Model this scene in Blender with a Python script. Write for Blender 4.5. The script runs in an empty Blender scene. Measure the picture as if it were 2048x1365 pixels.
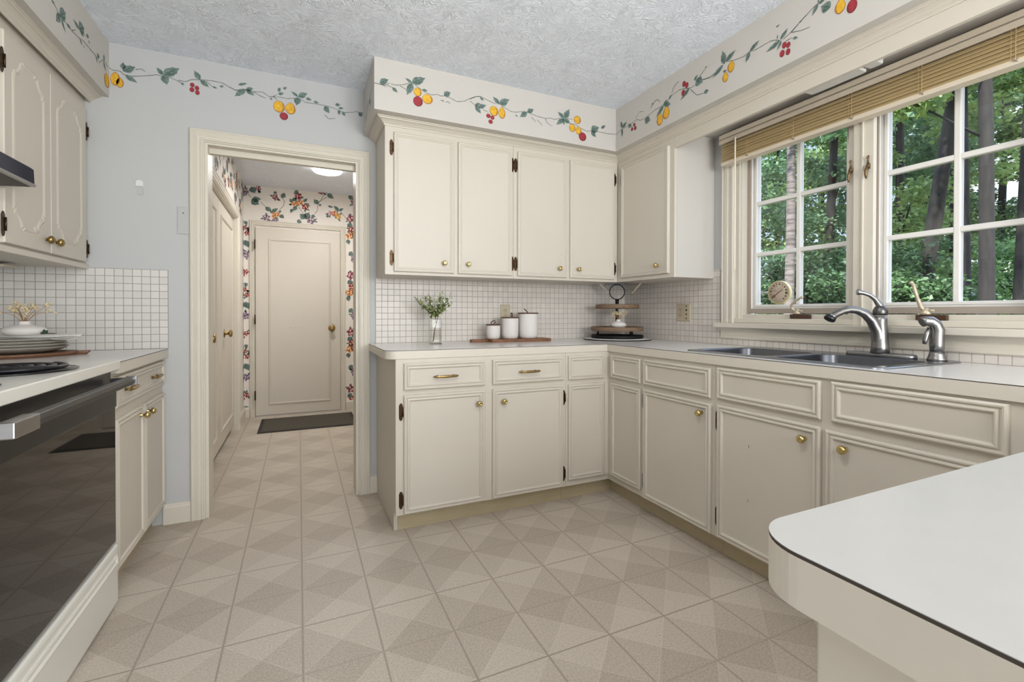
import bpy, bmesh, math, random, json
import numpy as np
from mathutils import Vector, Matrix
random.seed(7)
SC = bpy.context.scene
COL = SC.collection
PI = math.pi

# ------------------------------------------------------------------ materials
def lin(c):
    return tuple((x/255/12.92 if x/255 <= .04045 else ((x/255+.055)/1.055)**2.4) for x in c)
MATS = {}
def newmat(name):
    m = bpy.data.materials.new(name); m.use_nodes = True
    nt = m.node_tree; b = nt.nodes['Principled BSDF']
    MATS[name] = m
    return m, nt, b
def mat(name, rgb, rough=.5, metal=0., noise=0., nscale=40., bump=0., bscale=200., spec=None, stretch=None, coat=0.):
    """plain painted / metal material with procedural tone variation and fine bump"""
    m, nt, b = newmat(name)
    c = lin(rgb)
    b.inputs['Base Color'].default_value = (*c, 1)
    b.inputs['Roughness'].default_value = rough
    b.inputs['Metallic'].default_value = metal
    if spec is not None: b.inputs['Specular IOR Level'].default_value = spec
    if coat: b.inputs['Coat Weight'].default_value = coat
    L = nt.links
    if noise or bump:
        tc = nt.nodes.new('ShaderNodeTexCoord')
        mp = nt.nodes.new('ShaderNodeMapping')
        if stretch: mp.inputs['Scale'].default_value = stretch
        L.new(tc.outputs['Object'], mp.inputs['Vector'])
    if noise:
        n = nt.nodes.new('ShaderNodeTexNoise'); n.inputs['Scale'].default_value = nscale; n.inputs['Detail'].default_value = 4
        L.new(mp.outputs['Vector'], n.inputs['Vector'])
        r = nt.nodes.new('ShaderNodeMapRange')
        r.inputs['From Min'].default_value = .3; r.inputs['From Max'].default_value = .7
        r.inputs['To Min'].default_value = 1-noise; r.inputs['To Max'].default_value = 1+noise
        L.new(n.outputs['Fac'], r.inputs['Value'])
        v = nt.nodes.new('ShaderNodeVectorMath'); v.operation = 'SCALE'
        v.inputs[0].default_value = c
        L.new(r.outputs['Result'], v.inputs['Scale'])
        L.new(v.outputs['Vector'], b.inputs['Base Color'])
    if bump:
        n2 = nt.nodes.new('ShaderNodeTexNoise'); n2.inputs['Scale'].default_value = bscale; n2.inputs['Detail'].default_value = 3
        L.new(mp.outputs['Vector'], n2.inputs['Vector'])
        bp = nt.nodes.new('ShaderNodeBump'); bp.inputs['Strength'].default_value = bump; bp.inputs['Distance'].default_value = .002
        L.new(n2.outputs['Fac'], bp.inputs['Height'])
        L.new(bp.outputs['Normal'], b.inputs['Normal'])
    return m
class N:
    """tiny node-expression helper"""
    def __init__(s, nt): s.nt = nt
    def math(s, op, a, b=None, c=None):
        n = s.nt.nodes.new('ShaderNodeMath'); n.operation = op
        for i, x in enumerate((a, b, c)):
            if x is None: continue
            if isinstance(x, (int, float)): n.inputs[i].default_value = x
            else: s.nt.links.new(x, n.inputs[i])
        return n.outputs[0]
    def mix(s, f, a, b):
        n = s.nt.nodes.new('ShaderNodeMix'); n.data_type = 'RGBA'
        for k, x in ((0, f), (6, a), (7, b)):
            if isinstance(x, tuple): n.inputs[k].default_value = (*x, 1)
            elif isinstance(x, (int, float)): n.inputs[k].default_value = x
            else: s.nt.links.new(x, n.inputs[k])
        return n.outputs[2]
    def pos(s):
        tc = s.nt.nodes.new('ShaderNodeTexCoord'); sp = s.nt.nodes.new('ShaderNodeSeparateXYZ')
        s.nt.links.new(tc.outputs['Object'], sp.inputs[0]); return tc.outputs['Object'], sp.outputs
    def noise(s, vec, scale, detail=3, dist=0.):
        n = s.nt.nodes.new('ShaderNodeTexNoise'); n.inputs['Scale'].default_value = scale
        n.inputs['Detail'].default_value = detail; n.inputs['Distortion'].default_value = dist
        s.nt.links.new(vec, n.inputs['Vector']); return n.outputs['Fac']
    def rng(s, v, a, b, c, d):
        n = s.nt.nodes.new('ShaderNodeMapRange')
        for k, x in zip(('From Min','From Max','To Min','To Max'), (a,b,c,d)): n.inputs[k].default_value = x
        s.nt.links.new(v, n.inputs['Value']); return n.outputs[0]
    def scale(s, col, f):
        v = s.nt.nodes.new('ShaderNodeVectorMath'); v.operation = 'SCALE'
        if isinstance(col, tuple): v.inputs[0].default_value = col
        else: s.nt.links.new(col, v.inputs[0])
        s.nt.links.new(f, v.inputs['Scale']); return v.outputs[0]
    def bump(s, b, h, strength=.3, dist=.002):
        n = s.nt.nodes.new('ShaderNodeBump'); n.inputs['Strength'].default_value = strength; n.inputs['Distance'].default_value = dist
        s.nt.links.new(h, n.inputs['Height']); s.nt.links.new(n.outputs[0], b.inputs['Normal'])

# ------------------------------------------------------------------ geometry builder
def FR(o, u, v, n):
    o, u, v, n = map(Vector, (o, u, v, n))
    return lambda a, b, c: o + u*a + v*b + n*c
class G:
    def __init__(s, T=None):
        s.v = []; s.f = []; s.m = []; s.sm = []; s.T = T
    def P(s, p):
        p = s.T(*p) if s.T else p
        s.v.append((p[0], p[1], p[2])); return len(s.v)-1
    def F(s, idx, m=0, sm=False):
        s.f.append(tuple(idx)); s.m.append(m); s.sm.append(sm)
    def poly(s, pts, m=0, sm=False): s.F([s.P(p) for p in pts], m, sm)
    def box(s, x0, x1, y0, y1, z0, z1, m=0):
        i = [s.P(p) for p in ((x0,y0,z0),(x1,y0,z0),(x1,y1,z0),(x0,y1,z0),(x0,y0,z1),(x1,y0,z1),(x1,y1,z1),(x0,y1,z1))]
        for q in ((0,3,2,1),(4,5,6,7),(0,1,5,4),(1,2,6,5),(2,3,7,6),(3,0,4,7)): s.F([i[k] for k in q], m)
        return s
    def loops(s, loops, m=0, sm=False, cap0=True, cap1=True, closed=True, mm=None):
        """skin a list of equal-length point loops"""
        ids = [[s.P(p) for p in l] for l in loops]
        n = len(ids[0])
        for k in range(len(ids)-1):
            a, b = ids[k], ids[k+1]
            for j in range(n if closed else n-1):
                q = (j+1) % n
                s.F((a[j], a[q], b[q], b[j]), mm[k] if mm else m, sm)
        if cap0: s.F(list(reversed(ids[0])), m)
        if cap1: s.F(ids[-1], mm[-1] if mm else m)
        return s
    def rings(s, w, h, prof, m=0, u0=0, v0=0):
        """rectangular panel from nested mitred rings: prof = [(inset, height)]"""
        L = []
        for i, z in prof:
            L.append([(u0+i, v0+i, z), (u0+w-i, v0+i, z), (u0+w-i, v0+h-i, z), (u0+i, v0+h-i, z)])
        return s.loops(L, m)
    def frame(s, w, h, prof, m=0, u0=0, v0=0):
        """open moulding frame (no centre panel): closed profile swept round a rectangle"""
        L = []
        for i, z in prof + [prof[0]]:
            L.append([(u0+i, v0+i, z), (u0+w-i, v0+i, z), (u0+w-i, v0+h-i, z), (u0+i, v0+h-i, z)])
        return s.loops(L, m, cap0=False, cap1=False)
    def sweep(s, path, prof, m=0, closed=False, caps=True):
        """mitred sweep in plan: path [(x,y)], prof [(out,z)] closed polygon, out = right of travel"""
        n = len(path); L = []
        for k in range(n):
            p = Vector(path[k]); ds = []
            if k > 0 or closed: ds.append((p-Vector(path[k-1])).normalized())
            if k < n-1 or closed: ds.append((Vector(path[(k+1) % n])-p).normalized())
            ns = [Vector((d.y, -d.x)) for d in ds]
            if len(ns) == 2:
                q = (ns[0]+ns[1]); q /= max(.2, 1+ns[0].dot(ns[1]))
            else: q = ns[0]
            L.append([(p.x+q.x*o, p.y+q.y*o, z) for o, z in prof])
        if closed: L.append(L[0])
        return s.loops(L, m, cap0=caps and not closed, cap1=caps and not closed)
    def tube(s, pts, r, n=10, m=0, closed=False, caps=True, sm=True):
        pts = [Vector(p) for p in pts]; k = len(pts)
        R = r if isinstance(r, (list, tuple)) else [r]*k
        L = []; up = None
        for i in range(k):
            if closed: d = pts[(i+1) % k]-pts[i-1]
            else: d = pts[min(i+1, k-1)]-pts[max(i-1, 0)]
            d.normalize()
            if up is None:
                up = Vector((0,0,1)) if abs(d.z) < .9 else Vector((1,0,0))
            a = (up-d*up.dot(d)).normalized(); b = d.cross(a); up = a
            L.append([tuple(pts[i]+(a*math.cos(2*PI*j/n)+b*math.sin(2*PI*j/n))*R[i]) for j in range(n)])
        if closed: L.append(L[0])
        return s.loops(L, m, sm, cap0=caps and not closed, cap1=caps and not closed)
    def lathe(s, prof, c=(0,0,0), n=24, m=0, sm=True, sx=1, sy=1, mm=None):
        L = [[(c[0]+sx*r*math.cos(2*PI*j/n), c[1]+sy*r*math.sin(2*PI*j/n), c[2]+z) for j in range(n)] for r, z in prof]
        return s.loops(L, m, sm, mm=mm)
    def ball(s, c, r, n=12, m=0, sc=(1,1,1)):
        k = max(4, n//2)
        pr = [(max(.0005, math.sin(PI*i/k)), -math.cos(PI*i/k)) for i in range(k+1)]
        L = [[(c[0]+sc[0]*r*a*math.cos(2*PI*j/n), c[1]+sc[1]*r*a*math.sin(2*PI*j/n), c[2]+sc[2]*r*z) for j in range(n)] for a, z in pr]
        return s.loops(L, m, True)
    def prism(s, pts, z0, z1, m=0, sm=False):
        return s.loops([[(x, y, z0) for x, y in pts], [(x, y, z1) for x, y in pts]], m, sm)
def rrect(x0, x1, y0, y1, r, n=6):
    """rounded rectangle; r may be 4 radii for corners (x0y0, x1y0, x1y1, x0y1)"""
    R = r if isinstance(r, (list, tuple)) else [r]*4
    out = []
    for (cx, cy, a0), q in zip(((x0, y0, PI), (x1, y0, 1.5*PI), (x1, y1, 0), (x0, y1, .5*PI)), R):
        sx = 1 if cx == x0 else -1; sy = 1 if cy == y0 else -1
        if q <= 0: out.append((cx, cy)); continue
        for k in range(n+1):
            a = a0+.5*PI*k/n
            out.append((cx+sx*q+q*math.cos(a), cy+sy*q+q*math.sin(a)))
    return out
def circ(cx, cy, r, n=32, sy=1): return [(cx+r*math.cos(2*PI*k/n), cy+sy*r*math.sin(2*PI*k/n)) for k in range(n)]

def wloc(o):
    v = Vector((0,0,0))
    while o is not None: v += o.location; o = o.parent
    return v
def obj(name, g, m, parent=None, bevel=0., seg=2, label=None, norm=True, weld=False, loc=None):
    """link geometry (given in world coordinates) as one mesh object under its parent"""
    me = bpy.data.meshes.new(name)
    off = wloc(parent) if parent is not None else Vector(loc or (0,0,0))
    me.from_pydata([(a-off.x, b-off.y, c-off.z) for a, b, c in g.v], [], g.f)
    me.polygons.foreach_set('material_index', g.m); me.polygons.foreach_set('use_smooth', g.sm)
    for q in (m if isinstance(m, (list, tuple)) else [m]): me.materials.append(q)
    if norm:
        bm = bmesh.new(); bm.from_mesh(me)
        if weld: bmesh.ops.remove_doubles(bm, verts=bm.verts, dist=1e-5)
        bmesh.ops.recalc_face_normals(bm, faces=bm.faces); bm.to_mesh(me); bm.free()
    me.update()
    o = bpy.data.objects.new(name, me); COL.objects.link(o)
    if parent is not None: o.parent = parent
    else: o.location = off
    if bevel:
        b = o.modifiers.new('soft_edges', 'BEVEL'); b.width = bevel; b.segments = seg; b.limit_method = 'ANGLE'; b.angle_limit = math.radians(50)
    if label: o['label'] = label
    return o
def tag(o, label, cat, group=None):
    o['label'] = label; o['category'] = cat
    if group: o['group'] = group
    return o
def thing(name, label, cat, loc=(0,0,0), group=None):
    o = bpy.data.objects.new(name, None); o.empty_display_size = .1
    COL.objects.link(o); o.location = loc
    return tag(o, label, cat, group)
def struct(name, g, m, parent=None, **k):
    o = obj(name, g, m, parent, **k); o['kind'] = 'structure'
    return o
def plate(outer, holes):
    """triangulated flat outline with holes -> (verts2d, tris)"""
    bm = bmesh.new(); es = []
    for lp in [outer]+list(holes):
        vs = [bm.verts.new((x, y, 0)) for x, y in lp]
        es += [bm.edges.new((vs[i], vs[(i+1) % len(vs)])) for i in range(len(vs))]
    bmesh.ops.triangle_fill(bm, use_beauty=True, use_dissolve=False, edges=es)
    bm.verts.index_update()
    V = [(v.co.x, v.co.y) for v in bm.verts]; T = [[v.index for v in f.verts] for f in bm.faces]
    bm.free(); return V, T
def slab(g, outer, holes, zs, ms):
    """extruded plate with holes; zs ascending, side bands use ms, top ms[-1]"""
    V, T = plate(outer, holes)
    for z, m, rev in ((zs[0], ms[0], True), (zs[-1], ms[-1], False)):
        ids = [g.P((x, y, z)) for x, y in V]
        for t in T: g.F([ids[k] for k in (reversed(t) if rev else t)], m)
    for lp in [outer]+list(holes):
        ids = [[g.P((x, y, z)) for x, y in lp] for z in zs]; n = len(lp)
        for k in range(len(zs)-1):
            for j in range(n): g.F((ids[k][j], ids[k][(j+1) % n], ids[k+1][(j+1) % n], ids[k+1][j]), ms[k])
    return g

# ------------------------------------------------------------------ dimensions (metres; camera stands over x=y=0)
H = 2.4416
YB = 2.948; XR = 2.317; XL = -1.27; YREAR = -2.7
YF = 2.330; XF = 1.710            # face-frame fronts of the two base runs
YU = 2.6245; XU = 1.997           # face-frame fronts of the two upper runs
ZC = .914; ZK = .870              # worktop top / underside
ZU0 = 1.313; ZS = 2.1685          # upper cabinet bottom, soffit bottom
TS, TX0, TY0 = .2387, .0101, 2.2595   # floor tile size and origin
TP = .0369                        # wall tile pitch

# ------------------------------------------------------------------ materials
CREAM = mat('cream_cabinet_paint', (200,193,181), .42, noise=.015, nscale=3, bump=.05, bscale=60, stretch=(1,1,.25))
TRIMW = mat('cream_trim_paint', (208,202,189), .42, noise=.02, nscale=6, bump=.1, bscale=80)
SOFF = mat('offwhite_soffit_paint', (194,190,184), .6, noise=.012, nscale=3)
WALLP = mat('pale_blue_wall_paint', (183,184,184), .6, noise=.015, nscale=2.5, bump=.06, bscale=250)
PATCH = mat('grey_touch_up_paint', (178,179,178), .6)
TOEK = mat('bare_toe_kick_wood', (180,167,138), .6, noise=.08, nscale=5, stretch=(1,1,6))
BRASS = mat('polished_brass', (208,186,128), .18, 1., noise=.08, nscale=60)
BRASSD = mat('antique_brass', (160,134,84), .28, 1., noise=.25, nscale=120)
BRONZE = mat('dark_bronze_hinge', (74,56,38), .38, .8, noise=.3, nscale=150)
STEEL = mat('brushed_steel', (168,168,170), .26, 1., noise=.06, nscale=30, stretch=(1,1,40))
SINKS = mat('sink_steel', (150,153,160), .24, 1., noise=.05, nscale=30, stretch=(20,1,1))
SINKB = mat('sink_steel_bowl_shade', (104,106,112), .3, 1., noise=.05, nscale=30, stretch=(20,1,1))  # same steel, darkened: dim reflections inside the bowls put into the colour
NICKEL = mat('brushed_nickel', (142,140,138), .34, 1., noise=.05, nscale=30, stretch=(1,1,30))
BLACK = mat('black_metal', (15,15,15), .6, .0, spec=.25)
BLACKP = mat('black_plastic', (20,20,21), .35)
BGLASS = mat('black_oven_glass', (15,15,16), .03, spec=.65)
ENAMEL = mat('white_enamel', (222,220,212), .2, noise=.01, nscale=4)
COIL = mat('burner_coil_iron', (38,37,42), .35, .5, noise=.2, nscale=60)
PAN = mat('black_drip_pan', (22,22,26), .12, .2)
LAM = mat('white_laminate', (222,221,220), .2, noise=.015, nscale=30)
LAMP = mat('white_laminate_dimmed', (172,171,169), .3, noise=.015, nscale=30)  # same white laminate, darkened so the strongly lit peninsula top stays below white
LAMEDGE = mat('cream_laminate_edge', (206,199,187), .35, noise=.01, nscale=20)
SEAM = mat('dark_edge_seam', (58,50,44), .6)
WHITEC = mat('white_ceramic', (226,224,220), .3)
MATTEW = mat('matte_white_ceramic', (218,214,210), .7)
STONEW = mat('grey_stoneware', (158,153,143), .45, noise=.06, nscale=40)
LIDW = mat('dark_walnut_lid', (82,54,40), .5, noise=.2, nscale=25, stretch=(1,6,1))
STRAP = mat('brown_leather_strap', (70,44,32), .6)
BOARDW = mat('acacia_board', (120,78,50), .5, noise=.28, nscale=14, stretch=(1.5,14,1))
BOARD2 = mat('round_serving_wood', (112,78,56), .5, noise=.2, nscale=14, stretch=(1.5,14,1))
TIERW = mat('weathered_tier_wood', (116,94,74), .65, noise=.25, nscale=12, stretch=(2,12,12))
MARBLE = mat('pale_grey_marble', (190,188,186), .3, noise=.08, nscale=9)
LINEN = mat('white_linen', (222,220,214), .9, bump=.3, bscale=400)
LEAFD = mat('dark_green_leaf', (40,62,44), .5)
DRYF = mat('dried_cream_flower', (214,196,160), .8, noise=.15, nscale=90)
STEMB = mat('brown_stem', (70,52,40), .7)
STEMT = mat('dry_tan_stem', (168,130,86), .7)
BOUQL = mat('bouquet_green', (134,150,88), .55, noise=.3, nscale=70)
BOUQW = mat('bouquet_white', (238,240,226), .6, noise=.03, nscale=50)
ALMOND = mat('almond_plastic', (182,170,146), .4)
ALMD = mat('almond_shadow_slots', (50,42,34), .6)
TAUPE = mat('taupe_sash_strip', (160,149,137), .5)
VINYL = mat('white_sash_paint', (228,226,222), .45, noise=.02, nscale=20)
SLAT = mat('tan_blind_slats', (186,164,122), .45, noise=.05, nscale=12, stretch=(1,.6,14))
RAIL = mat('cream_blind_rail', (212,200,182), .45)
CORD = mat('tan_cord', (186,160,116), .8)
WAND = mat('clear_ivory_wand', (226,216,198), .25)
WOODC = mat('stained_crank_wood', (72,48,31), .45, noise=.2, nscale=50)
CRANK = mat('tarnished_crank_metal', (192,178,154), .4, .45, noise=.2, nscale=80)
LATCH = mat('tarnished_latch_brass', (120,98,68), .4, .7, noise=.25, nscale=90)
DIALF = mat('dial_face_cream', (252,228,204), .5, noise=.05, nscale=60)
DIALR = mat('dial_ring_yellow', (240,222,168), .4)
DIALN = mat('dial_needle_red', (160,84,70), .5)
DIALG = mat('dial_marks_green', (92,104,62), .6)
DIALK = mat('dial_marks_dark', (104,84,72), .6)
SUCK = mat('clear_suction_cup', (222,214,214), .2)
RUGM = mat('charcoal_mat_pile', (74,69,60), .95, noise=.2, nscale=160, bump=.5, bscale=300)
RUGE = mat('black_mat_border', (40,37,35), .8)
THRESH = mat('grey_metal_threshold', (180,172,166), .4, .3)
HOODM = mat('dark_navy_hood', (22,26,44), .45, 0., spec=.12)
HOODT = mat('silver_hood_trim', (150,150,150), .3, .9)
HOODU = mat('dark_hood_filter', (60,58,54), .5, .4, noise=.3, nscale=200)
CHALK = mat('white_fixture_plastic', (214,214,212), .4)
BARK = mat('grey_brown_bark', (32,29,27), .9, noise=.6, nscale=9, bump=1., bscale=14, stretch=(2,2,.5))
BARKP = mat('pale_ringed_bark', (96,88,84), .85, noise=.65, nscale=7, bump=1., bscale=12, stretch=(1,1,5))
GROUND = mat('leaf_litter_ground', (84,82,52), 1., noise=.4, nscale=3)
SIDING = mat('outside_siding', (196,190,176), .7)

def leafmat(name, c1, c2):
    m, nt, b = newmat(name); n = N(nt); vec, _ = n.pos()
    f = n.rng(n.noise(vec, 1.1, 3), .35, .65, 0, 1)
    col = n.mix(f, lin(c1), lin(c2))
    f2 = n.rng(n.noise(vec, 9, 2), .3, .7, .65, 1.35)
    nt.links.new(n.scale(col, f2), b.inputs['Base Color'])
    b.inputs['Roughness'].default_value = .5
    tr = nt.nodes.new('ShaderNodeBsdfTranslucent'); nt.links.new(n.scale(col, f2), tr.inputs['Color'])
    mx = nt.nodes.new('ShaderNodeMixShader'); mx.inputs[0].default_value = .35
    out = nt.nodes['Material Output']
    nt.links.new(b.outputs[0], mx.inputs[1]); nt.links.new(tr.outputs[0], mx.inputs[2]); nt.links.new(mx.outputs[0], out.inputs['Surface'])
    return m
LEAF1 = leafmat('maple_foliage', (94,122,70), (150,172,106))
LEAF2 = leafmat('hemlock_foliage', (70,102,70), (118,150,108))
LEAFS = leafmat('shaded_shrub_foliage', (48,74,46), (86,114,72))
LEAF3 = leafmat('bright_understory', (84,120,66), (120,152,86))

def glassmat(name, tint=(1,1,1), refl=.9, rough=0.):
    m, nt, b = newmat(name); nt.nodes.remove(b)
    t = nt.nodes.new('ShaderNodeBsdfTransparent'); t.inputs['Color'].default_value = (*tint, 1)
    gl = nt.nodes.new('ShaderNodeBsdfGlossy'); gl.inputs['Roughness'].default_value = rough
    fr = nt.nodes.new('ShaderNodeFresnel'); fr.inputs['IOR'].default_value = 1.45
    mu = nt.nodes.new('ShaderNodeMath'); mu.operation = 'MULTIPLY'; mu.inputs[1].default_value = refl
    mx = nt.nodes.new('ShaderNodeMixShader')
    L = nt.links
    L.new(fr.outputs[0], mu.inputs[0]); L.new(mu.outputs[0], mx.inputs[0])
    L.new(t.outputs[0], mx.inputs[1]); L.new(gl.outputs[0], mx.inputs[2])
    L.new(mx.outputs[0], nt.nodes['Material Output'].inputs['Surface'])
    return m
PANE = glassmat('window_pane_glass', (.96,.97,.97), .6)
VASEG = glassmat('clear_vase_glass', (.975,.975,.965), .6)
VASEB = glassmat('thick_vase_base', (.55,.52,.46), .9)

def emit(name, rgb, k):
    m, nt, b = newmat(name)
    b.inputs['Base Color'].default_value = (*rgb, 1)
    b.inputs['Emission Color'].default_value = (*rgb, 1); b.inputs['Emission Strength'].default_value = k
    return m
GLOBE = emit('lit_frosted_globe', (1,.98,.93), 6)

# textured ceiling
def ceilmat():
    m, nt, b = newmat('stomped_texture_ceiling'); n = N(nt); vec, _ = n.pos()
    b.inputs['Base Color'].default_value = (*lin((234,240,250)), 1); b.inputs['Roughness'].default_value = .75
    w = nt.nodes.new('ShaderNodeTexNoise'); w.inputs['Scale'].default_value = 5; w.inputs['Detail'].default_value = 2
    nt.links.new(vec, w.inputs['Vector'])
    ad = nt.nodes.new('ShaderNodeVectorMath'); ad.operation = 'MULTIPLY_ADD'
    nt.links.new(w.outputs['Color'], ad.inputs[0]); ad.inputs[1].default_value = (.55,.55,.55); nt.links.new(vec, ad.inputs[2])
    a = n.noise(ad.outputs[0], 26, 2, 1.6)
    r = n.math('ABSOLUTE', n.math('SUBTRACT', a, .5))
    h = n.math('SUBTRACT', 1., n.math('MINIMUM', n.math('MULTIPLY', r, 14.), 1.))
    h = n.math('ADD', n.math('MULTIPLY', h, n.rng(n.noise(vec, 9, 2), .38, .6, .55, 1.)), n.math('MULTIPLY', n.noise(vec, 40, 2), .3))
    n.bump(b, h, .6, .011)
    return m
CEIL = ceilmat()

# printed vinyl floor: every tile is an X of four triangles, dark and light diamonds in alternate rows
def floormat():
    m, nt, b = newmat('patterned_vinyl_floor'); n = N(nt); vec, xyz = n.pos()
    i = n.math('DIVIDE', n.math('SUBTRACT', xyz[0], TX0), TS); j = n.math('DIVIDE', n.math('SUBTRACT', xyz[1], TY0), TS)
    fx = n.math('SUBTRACT', n.math('FRACT', i), .5); fy = n.math('SUBTRACT', n.math('FRACT', j), .5)
    ax = n.math('ABSOLUTE', fx); ay = n.math('ABSOLUTE', fy)
    horiz = n.math('GREATER_THAN', ay, ax)                      # triangle resting on a cross edge
    ej = n.math('ROUND', j); ei = n.math('ROUND', i)
    podd = n.math('ABSOLUTE', n.math('MODULO', ej, 2.)); iodd = n.math('ABSOLUTE', n.math('MODULO', ei, 2.))
    th = n.math('SUBTRACT', 1., podd)                             # light on even rows
    tv = n.math('ADD', .38, n.math('MULTIPLY', iodd, .22))
    tone = n.math('ADD', n.math('MULTIPLY', horiz, th), n.math('MULTIPLY', n.math('SUBTRACT', 1., horiz), tv))
    sp = n.rng(n.noise(vec, 150, 4), .36, .64, -.5, .5)
    big = n.rng(n.noise(vec, 5, 2), .3, .7, -.08, .08)
    t = n.math('ADD', n.math('ADD', tone, sp), big)
    col = n.mix(n.rng(t, -.4, 1.4, 0, 1), lin((166,155,141)), lin((201,191,177)))
    # diagonals: fine pale lines; grout: grey lines, stronger lengthwise
    dd = n.math('ABSOLUTE', n.math('SUBTRACT', ax, ay))
    dl = n.math('LESS_THAN', dd, .008)
    col = n.mix(n.math('MULTIPLY', dl, .35), col, lin((214,203,189)))
    gy = n.math('GREATER_THAN', ax, .486); gx = n.math('GREATER_THAN', ay, .488)
    gx = n.math('MULTIPLY', gx, n.math('ADD', .45, n.math('MULTIPLY', th, .5)))
    gr = n.math('MAXIMUM', n.math('MULTIPLY', gy, .8), gx)
    col = n.mix(gr, col, lin((152,140,128)))
    nt.links.new(col, b.inputs['Base Color'])
    b.inputs['Roughness'].default_value = .5; b.inputs['Specular IOR Level'].default_value = .35
    h = n.math('SUBTRACT', n.math('MULTIPLY', n.noise(vec, 260, 3), .25), n.math('ADD', gr, n.math('MULTIPLY', dl, -.4)))
    n.bump(b, h, .35, .0015)
    return m
FLOOR = floormat()

def tilemat(name, ax, u0, v0, base=(208,202,195), grout=(164,156,148)):
    m, nt, b = newmat(name); n = N(nt); vec, xyz = n.pos()
    u = n.math('DIVIDE', n.math('SUBTRACT', xyz[ax], u0), TP); v = n.math('DIVIDE', n.math('SUBTRACT', xyz[2], v0), TP)
    au = n.math('ABSOLUTE', n.math('SUBTRACT', n.math('FRACT', u), .5)); av = n.math('ABSOLUTE', n.math('SUBTRACT', n.math('FRACT', v), .5))
    mx = n.math('MAXIMUM', au, av)
    g = n.rng(mx, .452, .474, 0, 1)
    wn = nt.nodes.new('ShaderNodeTexWhiteNoise'); wn.noise_dimensions = '2D'
    cb = nt.nodes.new('ShaderNodeCombineXYZ'); nt.links.new(n.math('FLOOR', u), cb.inputs[0]); nt.links.new(n.math('FLOOR', v), cb.inputs[1])
    nt.links.new(cb.outputs[0], wn.inputs['Vector'])
    base_c = n.scale(lin(base), n.rng(wn.outputs['Value'], 0, 1, .96, 1.04))
    col = n.mix(g, base_c, lin(grout))
    nt.links.new(col, b.inputs['Base Color'])
    nt.links.new(n.rng(g, 0, 1, .34, .8), b.inputs['Roughness'])
    n.bump(b, n.math('MULTIPLY', g, -1.), .5, .0015)
    return m
TILEX = tilemat('small_square_tile_back', 0, .427, ZC)
TILEY = tilemat('small_square_tile_side', 1, YB, ZC)
TILEL = tilemat('small_square_tile_range', 0, -.616, ZC, (206,203,198), (150,144,136))

def paint(name, rgb, v=.18): return mat(name, rgb, .6, noise=v, nscale=70)
DECM = [None]
DECS = {'g': paint('vine_leaf_green', (102,121,115), .35), 's': paint('vine_stem', (92,98,88), .25), 'y': paint('vine_pear_yellow', (214,166,38)),
        'r': paint('vine_plum_red', (150,38,50)), 'd': paint('vine_dark_outline', (150,84,34)), 'p': paint('bloom_purple', (126,100,136), .4),
        'm': paint('bloom_magenta', (136,72,96), .4), 'o': paint('bloom_orange', (206,138,64), .4), 'k': paint('bloom_pink', (206,130,148), .3),
        'dr': paint('vine_dark_red', (96,22,34)), 'gd': paint('vine_leaf_dark', (66,90,82), .2), 'c': paint('bloom_heart', (232,206,170), .2)}
DKEY = list(DECS)

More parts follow.
